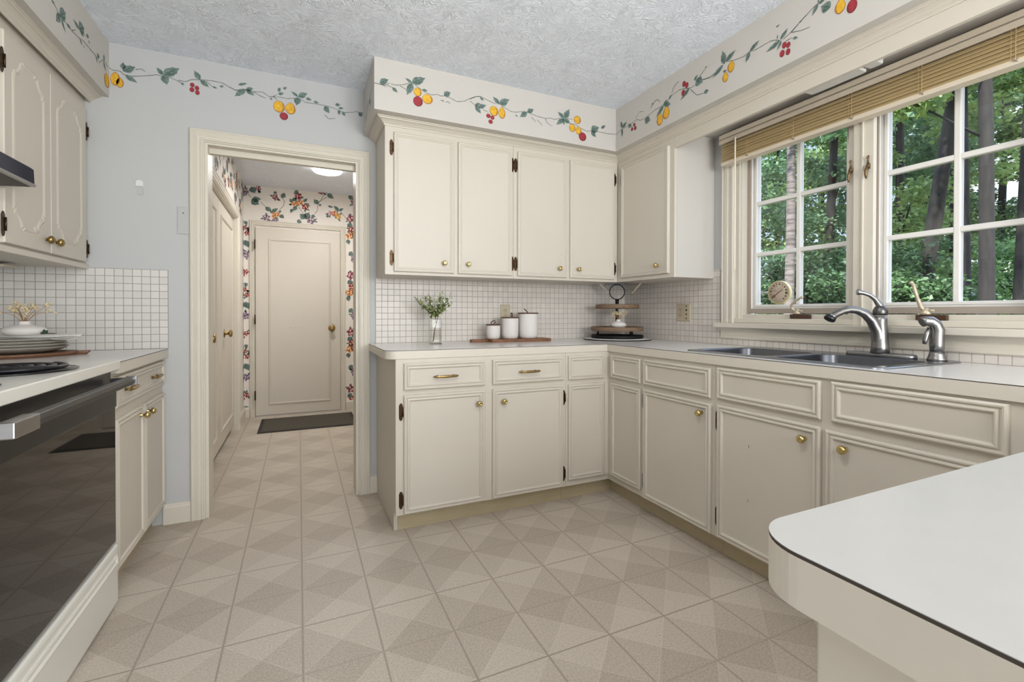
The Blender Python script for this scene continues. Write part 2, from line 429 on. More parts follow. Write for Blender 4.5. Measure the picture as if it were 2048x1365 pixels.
# ------------------------------------------------------------------ painted vine border / wallpaper prints (flat on their wall)
DEC = json.loads(r'''{"BW":{"stem":[[-0.8601,2.3207,-0.8414,2.3079,-0.809,2.3081,-0.7981,2.2951,-0.7597,2.293,-0.6981,2.3095,-0.661,2.3226,-0.6438,2.321,-0.6119,2.3224,-0.5738,2.3109,-0.5472,2.2968],[-0.5679,2.3139,-0.5382,2.3123,-0.5111,2.3293,-0.4716,2.3358,-0.4161,2.3419,-0.3722,2.3399,-0.3437,2.3255,-0.3117,2.3134,-0.2897,2.3197],[-0.4471,2.3336,-0.4193,2.312,-0.3975,2.3055],[-0.7484,2.3298,-0.7233,2.3387,-0.7093,2.3279],[-0.3368,2.3233,-0.3128,2.3123,-0.2676,2.3233,-0.2288,2.3229,-0.1968,2.307,-0.1644,2.297],[-0.2253,2.3216,-0.1788,2.3288,-0.1498,2.31,-0.0911,2.3173,-0.0576,2.3154,-0.0123,2.3283,0.0067,2.3278,0.0374,2.3126,0.1115,2.3138,0.1552,2.3134,0.2157,2.3009,0.2485,2.2916,0.3066,2.3042],[-0.1316,2.3115,-0.1095,2.3281],[-0.1243,2.3129,-0.1059,2.298],[0.1392,2.2592,0.1631,2.2399,0.1994,2.2483],[0.3066,2.3086,0.3571,2.3089]],"leaf":[[-0.8008,2.3201,-0.7979,2.3566,0.5],[-0.8008,2.3116,-0.7484,2.3436,0.5],[-0.79,2.2917,-0.7403,2.2643,0.35],[-0.6351,2.3263,-0.6623,2.3607,0.4],[-0.6337,2.3266,-0.5632,2.3771,0.45],[-0.6337,2.3266,-0.6164,2.2792,0.6],[-0.4732,2.3354,-0.5004,2.3801,0.45],[-0.4732,2.3354,-0.4333,2.3038,0.4],[-0.3849,2.319,-0.3644,2.3232,0.5],[-0.4162,2.3108,-0.3959,2.3058,0.4],[-0.5561,2.3039,-0.5442,2.2903,0.6],[-0.2641,2.328,-0.3163,2.2778,0.35],[-0.2641,2.328,-0.22,2.3005,0.4],[-0.2606,2.3267,-0.2252,2.3398,0.5],[-0.2989,2.3449,-0.2534,2.3622,0.25],[-0.1021,2.346,-0.0928,2.3725,0.5],[-0.078,2.3672,-0.0574,2.3796,0.5],[-0.104,2.3333,-0.0725,2.3436,0.45],[-0.0009,2.3367,-0.0387,2.3627,0.3],[-0.0009,2.3367,0.0491,2.3674,0.45],[-0.0009,2.3347,-0.0105,2.2848,0.6],[0.0394,2.3361,0.0723,2.3319,0.45],[0.0801,2.3249,0.1115,2.3223,0.4],[0.1393,2.3105,0.1652,2.2724,0.6],[0.1975,2.3277,0.228,2.3355,0.5],[0.2157,2.3117,0.2464,2.3173,0.4],[0.2198,2.3016,0.2198,2.2713,0.5],[0.2361,2.2959,0.2546,2.271,0.5],[0.3317,2.2868,0.3529,2.3103,0.7],[-0.1426,2.3053,-0.1335,2.2907,0.5]],"fruit":[[-0.8295,2.2663,0.0195,0.0322,"y"],[-0.8119,2.2513,0.015,0.0239,"y"],[-0.5082,2.3012,0.0097,0.0115,"r"],[-0.5098,2.2758,0.0103,0.0122,"r"],[-0.4876,2.2892,0.0097,0.0115,"r"],[-0.4856,2.2655,0.0098,0.0116,"r"],[-0.0986,2.2623,0.0278,0.0309,"y"],[-0.0408,2.2626,0.0257,0.0312,"y"],[-0.0746,2.213,0.0205,0.0206,"r"]]},"SS":{"stem":[[2.8255,2.2746,2.7471,2.281,2.6727,2.295,2.5427,2.3055]],"leaf":[[2.8033,2.2617,2.7932,2.3269,0.1],[2.8032,2.2659,2.8685,2.2184,0.1],[2.702,2.283,2.6586,2.2491,0.5]],"fruit":[]},"BS":{"stem":[[0.3604,2.3017,0.3943,2.302,0.4237,2.293],[0.3878,2.3007,0.4171,2.3017,0.4402,2.3181],[0.4468,2.3144,0.47,2.3124,0.5102,2.3223,0.5442,2.3394],[0.5717,2.3399,0.5924,2.3236,0.6203,2.312,0.6414,2.3023,0.6661,2.2985,0.6983,2.3082,0.7163,2.303,0.7526,2.3101,0.7857,2.2988,0.8117,2.2895,0.8567,2.2998,0.8794,2.3167,0.9292,2.3425,0.9564,2.3459],[0.427,2.3037,0.4534,2.2973,0.47,2.2922],[0.4934,2.3138,0.534,2.2982],[0.7163,2.2785,0.7344,2.2819,0.7272,2.27],[0.7453,2.2734,0.76,2.2797,0.771,2.2677],[0.8891,2.3188,0.9067,2.3284,0.9289,2.3419,0.9558,2.3441,1.0056,2.3305,1.047,2.3192],[0.8891,2.3084,0.9201,2.2892],[0.9694,2.2731,1.0011,2.2641],[1.0842,2.3154,1.1408,2.2957,1.1695,2.2943,1.2275,2.3091,1.252,2.3092,1.3266,2.2959,1.3772,2.2936,1.4182,2.303,1.4338,2.2967,1.4755,2.3107,1.5124,2.3149],[1.3772,2.2914,1.3875,2.2685,1.4235,2.2544],[1.5124,2.3172,1.5712,2.3228],[1.5498,2.2916,1.5875,2.2933,1.6366,2.2738,1.6809,2.2647,1.7144,2.2749,1.7938,2.276,1.84,2.2739,1.9015,2.2814],[1.2817,2.2858,1.3116,2.26],[1.3216,2.2751,1.357,2.2455]],"leaf":[[0.3878,2.3073,0.4352,2.3354,0.5],[0.4534,2.2956,0.4833,2.2747,0.45],[0.5579,2.3422,0.5204,2.3617,0.3],[0.5579,2.3422,0.6326,2.3835,0.45],[0.5596,2.3426,0.5306,2.2704,0.4],[0.6133,2.3157,0.6449,2.3168,0.4],[0.7362,2.3086,0.7746,2.3355,0.6],[0.9513,2.3433,0.9716,2.324,0.5],[0.9201,2.2892,0.9513,2.3076,0.4],[0.9201,2.2892,0.9559,2.2476,0.45],[0.9379,2.2821,0.9897,2.3021,0.4],[1.0702,2.3235,1.0285,2.3603,0.4],[1.0702,2.3235,1.1359,2.3638,0.45],[1.252,2.3092,1.2032,2.2721,0.45],[1.252,2.3092,1.2965,2.3348,0.5],[1.5097,2.3167,1.4623,2.3514,0.35],[1.5097,2.3167,1.5495,2.3832,0.4],[1.5071,2.314,1.452,2.2682,0.35],[1.5097,2.3144,1.5072,2.273,0.35],[1.5124,2.3126,1.5551,2.2925,0.5],[1.7116,2.2744,1.7708,2.3054,0.6],[1.7116,2.2721,1.7483,2.2356,0.5],[1.788,2.3011,1.8224,2.3259,0.4],[1.1743,2.28,1.1887,2.2695,0.4]],"fruit":[[0.5889,2.2989,0.0202,0.0223,"y"],[0.5906,2.2488,0.0251,0.0261,"r"],[0.6431,2.2708,0.0277,0.0249,"y"],[1.0011,2.243,0.0128,0.0119,"r"],[1.0263,2.2368,0.012,0.011,"r"],[1.0149,2.2115,0.0128,0.0119,"r"],[1.0355,2.2766,0.0254,0.0276,"y"],[1.0866,2.2752,0.0211,0.0322,"y"],[1.6064,2.3243,0.0246,0.024,"y"],[1.5686,2.2672,0.0216,0.023,"y"],[1.6148,2.2586,0.0208,0.024,"y"],[1.645,2.224,0.0265,0.026,"r"]]},"KS":{"stem":[[2.5276,2.2779,2.4601,2.2943,2.4068,2.2901,2.3383,2.2962,2.3162,2.3006,2.2834,2.2829,2.2487,2.2788,2.2199,2.2819,2.1541,2.2945,2.0957,2.2951,2.0396,2.3088,2.0169,2.3223,1.9637,2.3288,1.9292,2.3218,1.8791,2.303,1.8347,2.3067,1.7957,2.3104,1.7428,2.3012,1.7186,2.3078],[2.3273,2.3121,2.289,2.337,2.2515,2.3259],[2.1893,2.3223,2.1543,2.3461,2.1297,2.3462,2.1102,2.3246],[2.0169,2.3354,1.9991,2.3669,1.9639,2.3771],[1.879,2.2952,1.8344,2.2467,1.7876,2.2374],[1.8152,2.3375,1.7731,2.3631],[1.8026,2.3097,1.7541,2.3004,1.7074,2.3117],[1.6514,2.3325,1.6046,2.3171,1.5528,2.3077,1.5195,2.3156,1.4903,2.3078,1.4649,2.3075,1.4158,2.3083,1.3919,2.2998,1.3685,2.286],[1.3542,2.2838,1.3234,2.2938,1.2828,2.3158,1.254,2.3302],[1.3151,2.2919,1.272,2.2775,1.2392,2.2734],[1.3428,2.2697,1.315,2.2708],[1.3204,2.2926,1.2842,2.315,1.2258,2.3443,1.2064,2.3504]],"leaf":[[2.4571,2.2989,2.4725,2.348,0.35],[2.4541,2.2997,2.4099,2.3228,0.4],[2.4601,2.2962,2.4568,2.2383,0.3],[2.3981,2.2962,2.3607,2.2715,0.5],[2.2407,2.2705,2.1915,2.2485,0.7],[2.0814,2.2927,2.1439,2.2444,0.3],[2.0814,2.2927,2.0511,2.3169,0.4],[2.0767,2.2908,2.0234,2.2775,0.5],[2.0396,2.3088,2.0169,2.3289,0.4],[1.8832,2.3095,1.9525,2.2663,0.25],[1.8548,2.3311,1.8271,2.3537,0.35],[1.8428,2.3287,1.7956,2.2953,0.7],[1.7876,2.239,1.7554,2.2386,0.6],[2.1793,2.3356,2.1668,2.3443,0.5],[1.7806,2.3637,1.7674,2.3679,0.4],[1.6605,2.3247,1.6739,2.3986,0.35],[1.6551,2.3343,1.5944,2.3625,0.3],[1.6679,2.3253,1.7383,2.2885,0.25],[1.5195,2.317,1.4682,2.3416,0.3],[1.5195,2.3141,1.5408,2.2727,0.4],[1.3686,2.2887,1.3319,2.3223,0.3],[1.3685,2.286,1.4368,2.268,0.25],[1.3628,2.283,1.3843,2.2482,0.25],[1.3831,2.2978,1.3803,2.3207,0.2],[1.3122,2.2654,1.2878,2.255,0.4],[1.2855,2.3147,1.2709,2.3194,0.4],[1.3893,2.3541,1.3704,2.3571,0.3],[1.6696,2.2909,1.6475,2.2881,0.5],[1.2064,2.3487,1.2318,2.3123,0.3],[1.2064,2.3487,1.1788,2.3477,0.4],[1.1583,2.3052,1.1959,2.3301,0.8],[1.2064,2.3522,1.2048,2.3653,0.4]],"fruit":[[2.3382,2.2754,0.01,0.0102,"r"],[2.3287,2.2516,0.0111,0.0117,"r"],[2.3589,2.2555,0.0101,0.011,"r"],[2.06,2.2425,0.0254,0.0333,"y"],[2.1121,2.2238,0.024,0.0322,"y"],[1.9251,2.3453,0.0118,0.0152,"r"],[1.9053,2.3302,0.0109,0.0147,"r"],[1.9312,2.3004,0.0119,0.0153,"r"],[1.6222,2.2942,0.0195,0.0256,"y"],[1.6554,2.2584,0.0165,0.0223,"y"],[1.3498,2.2561,0.0099,0.0134,"r"],[1.3314,2.2479,0.0089,0.012,"r"],[1.3595,2.2249,0.0108,0.0146,"r"],[1.3327,2.2193,0.0098,0.0132,"r"],[1.1222,2.2863,0.0192,0.0259,"y"],[1.0795,2.2626,0.0176,0.0238,"r"]]},"LS":{"stem":[[2.3701,2.2895,2.4069,2.2765,2.4332,2.2699,2.482,2.2726,2.5266,2.2689,2.5938,2.2762,2.6291,2.286,2.7106,2.2888,2.7738,2.2923,2.8108,2.2848],[2.819,2.2775,2.858,2.3113,2.8934,2.3186,2.9342,2.3129],[2.5266,2.2704,2.5667,2.2938],[2.6296,2.3194,2.6659,2.3208]],"leaf":[[2.4244,2.273,2.3891,2.2311,0.5],[2.4244,2.273,2.4732,2.311,0.7],[2.4302,2.2654,2.4721,2.2279,0.2],[2.482,2.2726,2.5201,2.2711,0.3],[2.6013,2.3158,2.5404,2.3241,0.25],[2.6013,2.3158,2.6516,2.3496,0.8],[2.6077,2.2777,2.6287,2.2603,0.35],[2.6432,2.2678,2.654,2.2597,0.4],[2.6734,2.331,2.7036,2.3349,0.5],[2.6996,2.3203,2.7109,2.3092,0.4],[2.7779,2.2912,2.8022,2.266,0.2],[2.7944,2.2994,2.8237,2.3108,0.7],[2.88,2.3188,2.8805,2.3491,0.45],[2.8711,2.3111,2.9063,2.2775,0.2],[2.3535,2.29,2.3785,2.2892,0.3]],"fruit":[[2.9148,2.2374,0.0306,0.0301,"y"]]},"HB":{"stem":[[-0.4842,2.3508,-0.4521,2.3113],[-0.3654,2.2771,-0.3216,2.2319,-0.2831,2.1982,-0.272,2.1681],[-0.1709,2.3532,-0.1398,2.3124,-0.1456,2.2614,-0.205,2.1836],[0.0006,2.2565,0.0472,2.197],[0.2558,2.4175,0.2255,2.3559,0.1954,2.3011,0.1893,2.2358,0.1533,2.1808],[0.2861,2.3947,0.2074,2.3379],[0.4272,2.2512,0.5021,2.1652],[0.597,1.9526,0.6161,1.9003]],"leaf":[[-0.4521,2.2929,-0.3927,2.2559,0.7],[-0.4467,2.2996,-0.3762,2.3069,0.5],[-0.4517,2.4279,-0.4249,2.3757,0.8],[-0.3216,2.2257,-0.272,2.193,0.5],[-0.2665,2.178,-0.2105,2.2175,0.35],[-0.1708,2.3783,-0.1341,2.3571,0.9],[-0.2381,2.4023,-0.2186,2.3794,0.7],[-0.0395,2.4305,-0.0048,2.4088,0.7],[-0.0857,2.3052,-0.057,2.3271,0.9],[-0.0627,2.3392,-0.0224,2.337,0.6],[0.0241,2.3609,0.0475,2.3697,0.6],[0.0474,2.3186,0.0827,2.3542,0.4],[0.0532,2.3,0.1061,2.2827,0.4],[-0.0225,2.267,-0.0457,2.2203,0.5],[-0.0572,2.232,-0.0774,2.1952,0.5],[0.0705,2.135,0.0238,2.1757,0.7],[0.0705,2.135,0.1,2.1954,0.7],[-0.0171,2.1085,0.0236,2.0927,0.7],[0.1984,2.3078,0.1626,2.3495,0.6],[0.2043,2.2922,0.2284,2.3076,0.5],[0.4148,2.2567,0.3685,2.2983,0.4],[0.4148,2.2567,0.4553,2.2803,0.4],[0.2917,2.167,0.2979,2.2001,0.6],[0.2981,2.2981,0.347,2.2897,0.3],[0.1236,2.1718,0.1652,2.169,0.5],[0.2922,2.4345,0.3471,2.3945,0.5],[-0.1826,2.1574,-0.1487,2.1289,0.6],[-0.3218,2.1636,-0.3053,2.1527,0.5],[-0.5198,2.0374,-0.4917,2.0535,0.8],[-0.5163,1.8633,-0.4843,1.801,0.5],[0.5094,2.119,0.5472,2.0821,0.7],[0.5193,2.4386,0.5572,2.4127,0.8],[0.5091,1.9397,0.5185,1.8905,0.6],[0.5265,2.2301,0.5474,2.217,0.6],[-0.5198,1.3894,-0.4917,1.4055,0.8],[-0.5163,1.2153,-0.4843,1.153,0.5],[0.5094,1.471,0.5472,1.4341,0.7],[0.5193,1.7906,0.5572,1.7647,0.8],[0.5091,1.2917,0.5185,1.2425,0.6],[0.5265,1.5821,0.5474,1.569,0.6],[-0.5198,0.7414,-0.4917,0.7575,0.8],[-0.5163,0.5673,-0.4843,0.505,0.5],[0.5094,0.823,0.5472,0.7861,0.7],[0.5193,1.1426,0.5572,1.1167,0.8],[0.5091,0.6437,0.5185,0.5945,0.6],[0.5265,0.9341,0.5474,0.921,0.6],[-0.5198,0.0934,-0.4917,0.1095,0.8],[-0.5163,-0.0807,-0.4843,-0.143,0.5],[0.5094,0.175,0.5472,0.1381,0.7],[0.5193,0.4946,0.5572,0.4687,0.8],[0.5091,-0.0043,0.5185,-0.0535,0.6],[0.5265,0.2861,0.5474,0.273,0.6]],"fruit":[[-0.5055,2.373,0.0225,0.0306,"p"],[-0.3136,2.1178,0.0265,0.028,"p"],[-0.2276,2.0971,0.0252,0.0138,"p"],[0.1265,2.1205,0.0345,0.0309,"p"],[-0.3868,2.423,0.0196,0.0222,"m"],[0.2317,2.4377,0.0253,0.0143,"m"],[0.0009,2.3776,0.0268,0.0268,"r"],[0.0649,2.2659,0.0258,0.0256,"r"],[-0.2271,2.341,0.0213,0.0262,"m"],[-0.0398,2.2908,0.0254,0.0204,"o"],[0.0124,2.3087,0.0256,0.0243,"o"],[0.3715,2.2198,0.0247,0.0262,"o"],[-0.2387,2.1461,0.0179,0.0281,"o"],[-0.2023,2.1619,0.0169,0.0201,"o"],[0.4085,2.1902,0.0236,0.025,"y"],[0.3254,2.2189,0.0208,0.0196,"k"],[-0.5135,1.992,0.0144,0.0165,"r"],[-0.496,1.9364,0.0161,0.0202,"r"],[-0.503,1.7172,0.0209,0.0295,"p"],[-0.5019,1.5314,0.0176,0.0202,"r"],[-0.5213,1.4912,0.0064,0.0092,"r"],[0.5397,2.1764,0.0324,0.0359,"m"],[0.5491,2.0523,0.0248,0.028,"r"],[0.53,1.981,0.0323,0.0299,"o"],[0.5614,1.9932,0.0171,0.03,"o"],[0.5647,2.3685,0.0172,0.035,"p"],[-0.5135,1.344,0.0144,0.0165,"r"],[-0.496,1.2884,0.0161,0.0202,"r"],[-0.503,1.0692,0.0209,0.0295,"p"],[-0.5019,0.8834,0.0176,0.0202,"r"],[-0.5213,0.8432,0.0064,0.0092,"r"],[0.5397,1.5284,0.0324,0.0359,"m"],[0.5491,1.4043,0.0248,0.028,"r"],[0.53,1.333,0.0323,0.0299,"o"],[0.5614,1.3452,0.0171,0.03,"o"],[0.5647,1.7205,0.0172,0.035,"p"],[-0.5135,0.696,0.0144,0.0165,"r"],[-0.496,0.6404,0.0161,0.0202,"r"],[-0.503,0.4212,0.0209,0.0295,"p"],[-0.5019,0.2354,0.0176,0.0202,"r"],[-0.5213,0.1952,0.0064,0.0092,"r"],[0.5397,0.8804,0.0324,0.0359,"m"],[0.5491,0.7563,0.0248,0.028,"r"],[0.53,0.685,0.0323,0.0299,"o"],[0.5614,0.6972,0.0171,0.03,"o"],[0.5647,1.0725,0.0172,0.035,"p"],[-0.5135,0.048,0.0144,0.0165,"r"],[-0.496,-0.0076,0.0161,0.0202,"r"],[-0.503,-0.2268,0.0209,0.0295,"p"],[-0.5019,-0.4126,0.0176,0.0202,"r"],[-0.5213,-0.4528,0.0064,0.0092,"r"],[0.5397,0.2324,0.0324,0.0359,"m"],[0.5491,0.1083,0.0248,0.028,"r"],[0.53,0.037,0.0323,0.0299,"o"],[0.5614,0.0492,0.0171,0.03,"o"],[0.5647,0.4245,0.0172,0.035,"p"]]}}''')
def add_decals(g, key, T, base, flowers=False, ok=lambda s, z: True, widen=1.):
    """g: wall builder, T(s, z, d) -> point; material slots start at base"""
    D = DEC[key]; mi = lambda k: base+DKEY.index(k)
    rnd = random.Random(key)
    for st in D['stem']:
        p = [Vector((st[i], st[i+1])) for i in range(0, len(st), 2)]
        if not all(ok(*q) for q in p): continue
        for a, b in zip(p, p[1:]):
            d = (b-a)
            if d.length < 1e-6: continue
            q = Vector((-d.y, d.x)).normalized()*(.0017 if not flowers else .0028)*widen
            g.poly([T(*(a+q), .0008), T(*(a-q), .0008), T(*(b-q*.7), .0008), T(*(b+q*.7), .0008)], mi('s'))
    for bx, bz, tx, tz, w in D['leaf']:
        if not (ok(bx, bz) and ok(tx, tz)): continue
        a = Vector((bx, bz)); d = (Vector((tx, tz))-a)*(1.25 if flowers else 1.); q = Vector((-d.y, d.x))*w*(.66 if flowers else .6)
        prof = [(0,0),(.12,.55),(.3,.95),(.45,1.),(.6,.74),(.66,.8),(.82,.3),(1,0)]
        up = [a+d*t+q*h*(.92+.16*rnd.random()) for t, h in prof]; dn = [a+d*t-q*h*(.92+.16*rnd.random()) for t, h in prof[1:-1]]
        g.poly([T(*p, .0011) for p in up+dn[::-1]], mi('g'))
        g.poly([T(*p, .0014) for p in (a, a+d*.3+q*.16, a+d*.95, a+d*.3-q*.10)], mi('gd'))
        h = [a, a+d*.25-q*.5, a+d*.5-q*.78, a+d*.62-q*.5, a+d*.35-q*.3]
        g.poly([T(*p, .0013) for p in h], mi('gd'))
    for s, z, rs, rz, c in D['fruit']:
        n = 22
        if not ok(s, z): continue
        if flowers:
            rs *= 1.2; rz *= 1.2
            if rs > .016:
                for k in range(3):
                    t = rnd.uniform(0, 6.3); d = Vector((math.cos(t), math.sin(t)))*.034; a = Vector((s+rs*.8*math.cos(t), z+rz*.8*math.sin(t))); q = Vector((-d.y, d.x))*.3
                    if ok(*(a+d*1.3)): g.poly([T(*p, .0012) for p in (a, a+d*.35+q, a+d*.75+q*.6, a+d*1.1, a+d*.7-q*.7, a+d*.3-q)], mi('g' if k else 'gd'))
            ph = rnd.random()*6
            L = [(s+rs*(1.0+.22*math.sin(5*t+ph))*math.cos(t), z+rz*(1.0+.22*math.sin(5*t+ph))*math.sin(t)) for t in (2*PI*k/30 for k in range(30))]
            g.poly([T(s, z2, .0015) for s, z2 in L], mi(c))
            for k in range(5):
                t = 2*PI*k/5+ph; a = Vector((s+.45*rs*math.cos(t), z+.45*rz*math.sin(t))); r = .2*min(rs, rz)
                g.poly([T(a.x+r*math.cos(x), a.y+1.6*r*math.sin(x), .0018) for x in (2*PI*i/8 for i in range(8))], mi({'y':'o','r':'dr','o':'r','p':'gd','m':'dr','k':'m'}[c]) if k % 2 else mi('c'))
        else:
            ell = lambda f, ox, oz, pear: [(s+rs*f*(1-(.28 if pear else 0)*max(0, math.sin(t)))*math.cos(t)+ox*rs, z+rz*f*math.sin(t)+oz*rz) for t in (2*PI*k/n for k in range(n))]
            pear = c == 'y' and rz > rs*1.15
            dk = 'd' if c == 'y' else 'dr'
            g.poly([T(x, y, .0012) for x, y in ell(1.05, 0, 0, pear)], mi(dk))
            g.poly([T(x, y, .0015) for x, y in ell(.95, -.03, .03, pear)], mi(c))
            if rs > .012:
                a = [(s+rs*.62*math.cos(t)+.1*rs, z+rz*.8*math.sin(t)) for t in (-.9+.3*k for k in range(7))]
                b = [(s+rs*.74*math.cos(t)+.1*rs, z+rz*.86*math.sin(t)) for t in (-.9+.3*k for k in range(7))]
                g.poly([T(x, y, .0018) for x, y in a+b[::-1]], mi(dk))
def wall(name, boxes, m, decals=(), bevel=0.):
    g = G()
    for b in boxes: g.box(*b)
    ms = [m]
    if decals:
        ms += [DECS[k] for k in DKEY]
        for key, T, fl, *ok in decals: add_decals(g, key, T, 1, fl, *ok)
    return struct(name, g, ms, norm=not decals)

# ------------------------------------------------------------------ room shell
YH = 5.62; XHL = -.525; XHR = .95
g = G(); g.box(XL-.12, XR+.13, YREAR-.1, YH+.1, -.08, 0); struct('floor', g, FLOOR)
g = G(); g.box(XL-.12, XR+.13, YREAR-.1, YH+.1, H, H+.1); struct('ceiling', g, CEIL)
dx0, dx1, dz = -.4538, .3264, 2.0112           # doorway to the hall
wall('wall_back', [(XL-.12, dx0, YB, YB+.12, 0, H), (dx1, XR, YB, YB+.12, 0, H), (dx0, dx1, YB, YB+.12, dz, H)], WALLP,
     [('BW', lambda s, z, d: (s, YB-d, z), False)])
wall('wall_left', [(XL-.12, XL, YREAR, YB, 0, H)], WALLP)
wall('wall_rear', [(XL-.12, XR+.13, YREAR-.1, YREAR, 0, H)], WALLP)
wy0, wy1, wz0, wz1 = .655, 1.925, 1.05, 2.10   # window hole
WX = XR+.13
wall('wall_right', [(XR, WX, YREAR, wy0, 0, H), (XR, WX, wy1, YB+.12, 0, H), (XR, WX, wy0, wy1, 0, wz0), (XR, WX, wy0, wy1, wz1, H)], WALLP)
# soffits over the cabinets, with the painted border
wall('wall_soffit_back', [(.3607, 1.905, 2.5252, YB, ZS, H)], SOFF,
     [('BS', lambda s, z, d: (s, 2.5252-d, z), False), ('SS', lambda s, z, d: (.3607-d, s, z), False)])
wall('wall_soffit_right', [(1.905, XR, YREAR, YB, ZS, H)], SOFF, [('KS', lambda s, z, d: (1.905-d, s, z), False)])
wall('wall_soffit_left', [(XL, -.8544, YREAR, YB, ZS, H)], SOFF, [('LS', lambda s, z, d: (-.8544+d, s, z), False)])
# hall beyond the doorway, papered
PAPER = mat('cream_wallpaper', (226,220,212), .6, noise=.02, nscale=8)
by0, by1, bz1 = 3.23, 5.035, 1.985             # closet opening in the hall
wall('wall_hall_back', [(XHL-.3, XHR+.1, YH, YH+.1, 0, H)], PAPER, [('HB', lambda s, z, d: (s, YH-d, z), True)])
wall('wall_hall_left', [(XHL-.1, XHL, YB+.12, by0, 0, H), (XHL-.1, XHL, by1, YH, 0, H), (XHL-.1, XHL, by0, by1, bz1, H)], PAPER,
     [('HB', lambda s, z, d, o=o: (XHL+d, YH-o-(s+.53)*1.05, z), True, lambda s, z, o=o: z > 2.10 or YH-o-(s+.53)*1.05 > by1+.10) for o in (.02, 1.10)])
wall('wall_hall_right', [(XHR, XHR+.1, YB+.12, YH, 0, H)], PAPER, [('HB', lambda s, z, d: (XHR-d, YH-.02-(s+.53)*1.05, z), True)])
wall('wall_hall_near', [(XHL-.1, dx0, YB+.12, YB+.14, 0, H), (dx1, XHR+.1, YB+.12, YB+.14, 0, H), (dx0, dx1, YB+.12, YB+.14, dz, H)], PAPER)

# backsplash tiles
g = G(); g.box(.427, XR-.001, YB-.006, YB+.001, ZC, ZU0+.002); struct('wall_tile_back', g, TILEX)
g = G(); g.box(XR-.006, XR+.001, 2.041, YB-.006, ZC, 1.3635); g.box(XR-.006, XR+.001, -.5, 2.041, ZC, .96); struct('wall_tile_right', g, TILEY)
g = G(); g.box(XL, -.616, YB-.006, YB+.001, ZC, 1.3205); struct('wall_tile_left', g, TILEL, bevel=.002)

# doorway casing and jambs
CAS = [(0,0),(0,.012),(.004,.017),(.010,.018),(.014,.014),(.026,.017),(.034,.019),(.040,.015),(.046,.015),(.050,.018),(.056,.018),(.060,.012),(.063,.012),(.066,.008),(.066,0)]
def casing(name, T, w, h, cw, parent=None, m=TRIMW):
    """three-sided door casing: profile swept up, across and down; T maps (a across, b up, out)"""
    g = G(T); L = []
    for i, z in CAS:
        i = i/.066*cw
        L.append([(i, 0, z), (i, h-i, z), (w-i, h-i, z), (w-i, 0, z)])
    L.append([(0,0,0),(0,h,0),(w,h,0),(w,0,0)])
    g.loops(L, 0, cap0=False, cap1=False, closed=False)
    return struct(name, g, m, parent)
casing('trim_1', FR((-.5215, YB, 0), (1,0,0), (0,0,1), (0,-1,0)), .9145, 2.0747, .0675)
g = G(); t = .014
g.box(dx0, dx0+t, YB-.004, YB+.145, 0, dz); g.box(dx1-t, dx1, YB-.004, YB+.145, 0, dz); g.box(dx0+t, dx1-t, YB-.004, YB+.145, dz-t, dz)
g.box(dx0+t, dx1-t, YB+.05, YB+.085, dz-t-.03, dz-t)
struct('trim_2', g, TRIMW)
BBP = [(0,0),(.014,0),(.014,.085),(.011,.092),(.006,.097),(.005,.104),(0,.104)]
def base_run(name, path, m=TRIMW): g = G(); g.sweep(path, BBP); return struct(name, g, m)
base_run('baseboard_back', [(-.64, YB), (-.5215, YB)])
base_run('baseboard_right', [(.393, YB), (.4336, YB)])
base_run('baseboard_hall_left', [(XHL, 5.12), (XHL, YH), (-.475, YH)])
base_run('baseboard_hall_right', [(.485, YH), (XHR, YH), (XHR, YB+.14)])
# crown moulding under the soffits and the header board over the window
CRP = [(0,2.130),(.005,2.130),(.006,2.1345),(.009,2.1365),(.009,2.140),(.013,2.142),(.020,2.149),(.030,2.1555),(.038,2.158),(.039,2.162),(.045,2.1635),(.045,2.1683),(0,2.1683)]
g = G(); g.sweep([(.4309, YB), (.4309, YU), (XU, YU), (XU, -1.2)], CRP); struct('trim_3', g, CREAM)
g = G(); g.sweep([(-.93, .9), (-.93, YB)], CRP); struct('trim_4', g, CREAM)
g = G(); g.box(XU, XU+.02, -1.2, 2.0905, 2.066, ZS); struct('trim_5', g, CREAM, bevel=.002)

# ------------------------------------------------------------------ hall door, closet doors
DP = [(0,0),(0,.034)]
T = FR((-.413, YH, .012), (1,0,0), (0,0,1), (0,-1,0))
r = bpy.data.objects.new('door_1', None); COL.objects.link(r); r.location = (0, YH, 0); r['kind'] = 'structure'
g = G(T); g.rings(.838, 1.990, [(0,0),(0,.034),(.002,.036)])
struct('door_slab', g, CREAM, r)
g = G(T); g.frame(.622, 1.766, [(0,.036),(.003,.044),(.010,.046),(.014,.042),(.018,.043),(.022,.036)], u0=.120, v0=.110)
struct('door_moulding', g, CREAM, r)
T2 = FR((-.470, YH, 0), (1,0,0), (0,0,1), (0,-1,0))
casing('door_casing', FR((-.472, YH, 0), (1,0,0), (0,0,1), (0,-1,0)), .955, 2.080, .057, r)
for z in (.23, 1.03, 1.82):
    g = G(); g.box(-.424, -.412, YH-.05, YH-.03, z-.045, z+.045); g.tube([(-.418, YH-.052, z-.05), (-.418, YH-.052, z+.05)], .006, 8)
    struct('door_hinge', g, BRONZE, r)
g = G(FR((.335, YH-.036, .93), (1,0,0), (0,0,1), (0,-1,0)))
g.lathe([(.001,0),(.036,0),(.036,.004),(.028,.009),(.016,.012),(.011,.02),(.011,.034),(.022,.042),(.028,.052),(.027,.062),(.018,.07),(.001,.072)], sy=1.25)
struct('door_knob', g, BRASSD, r)
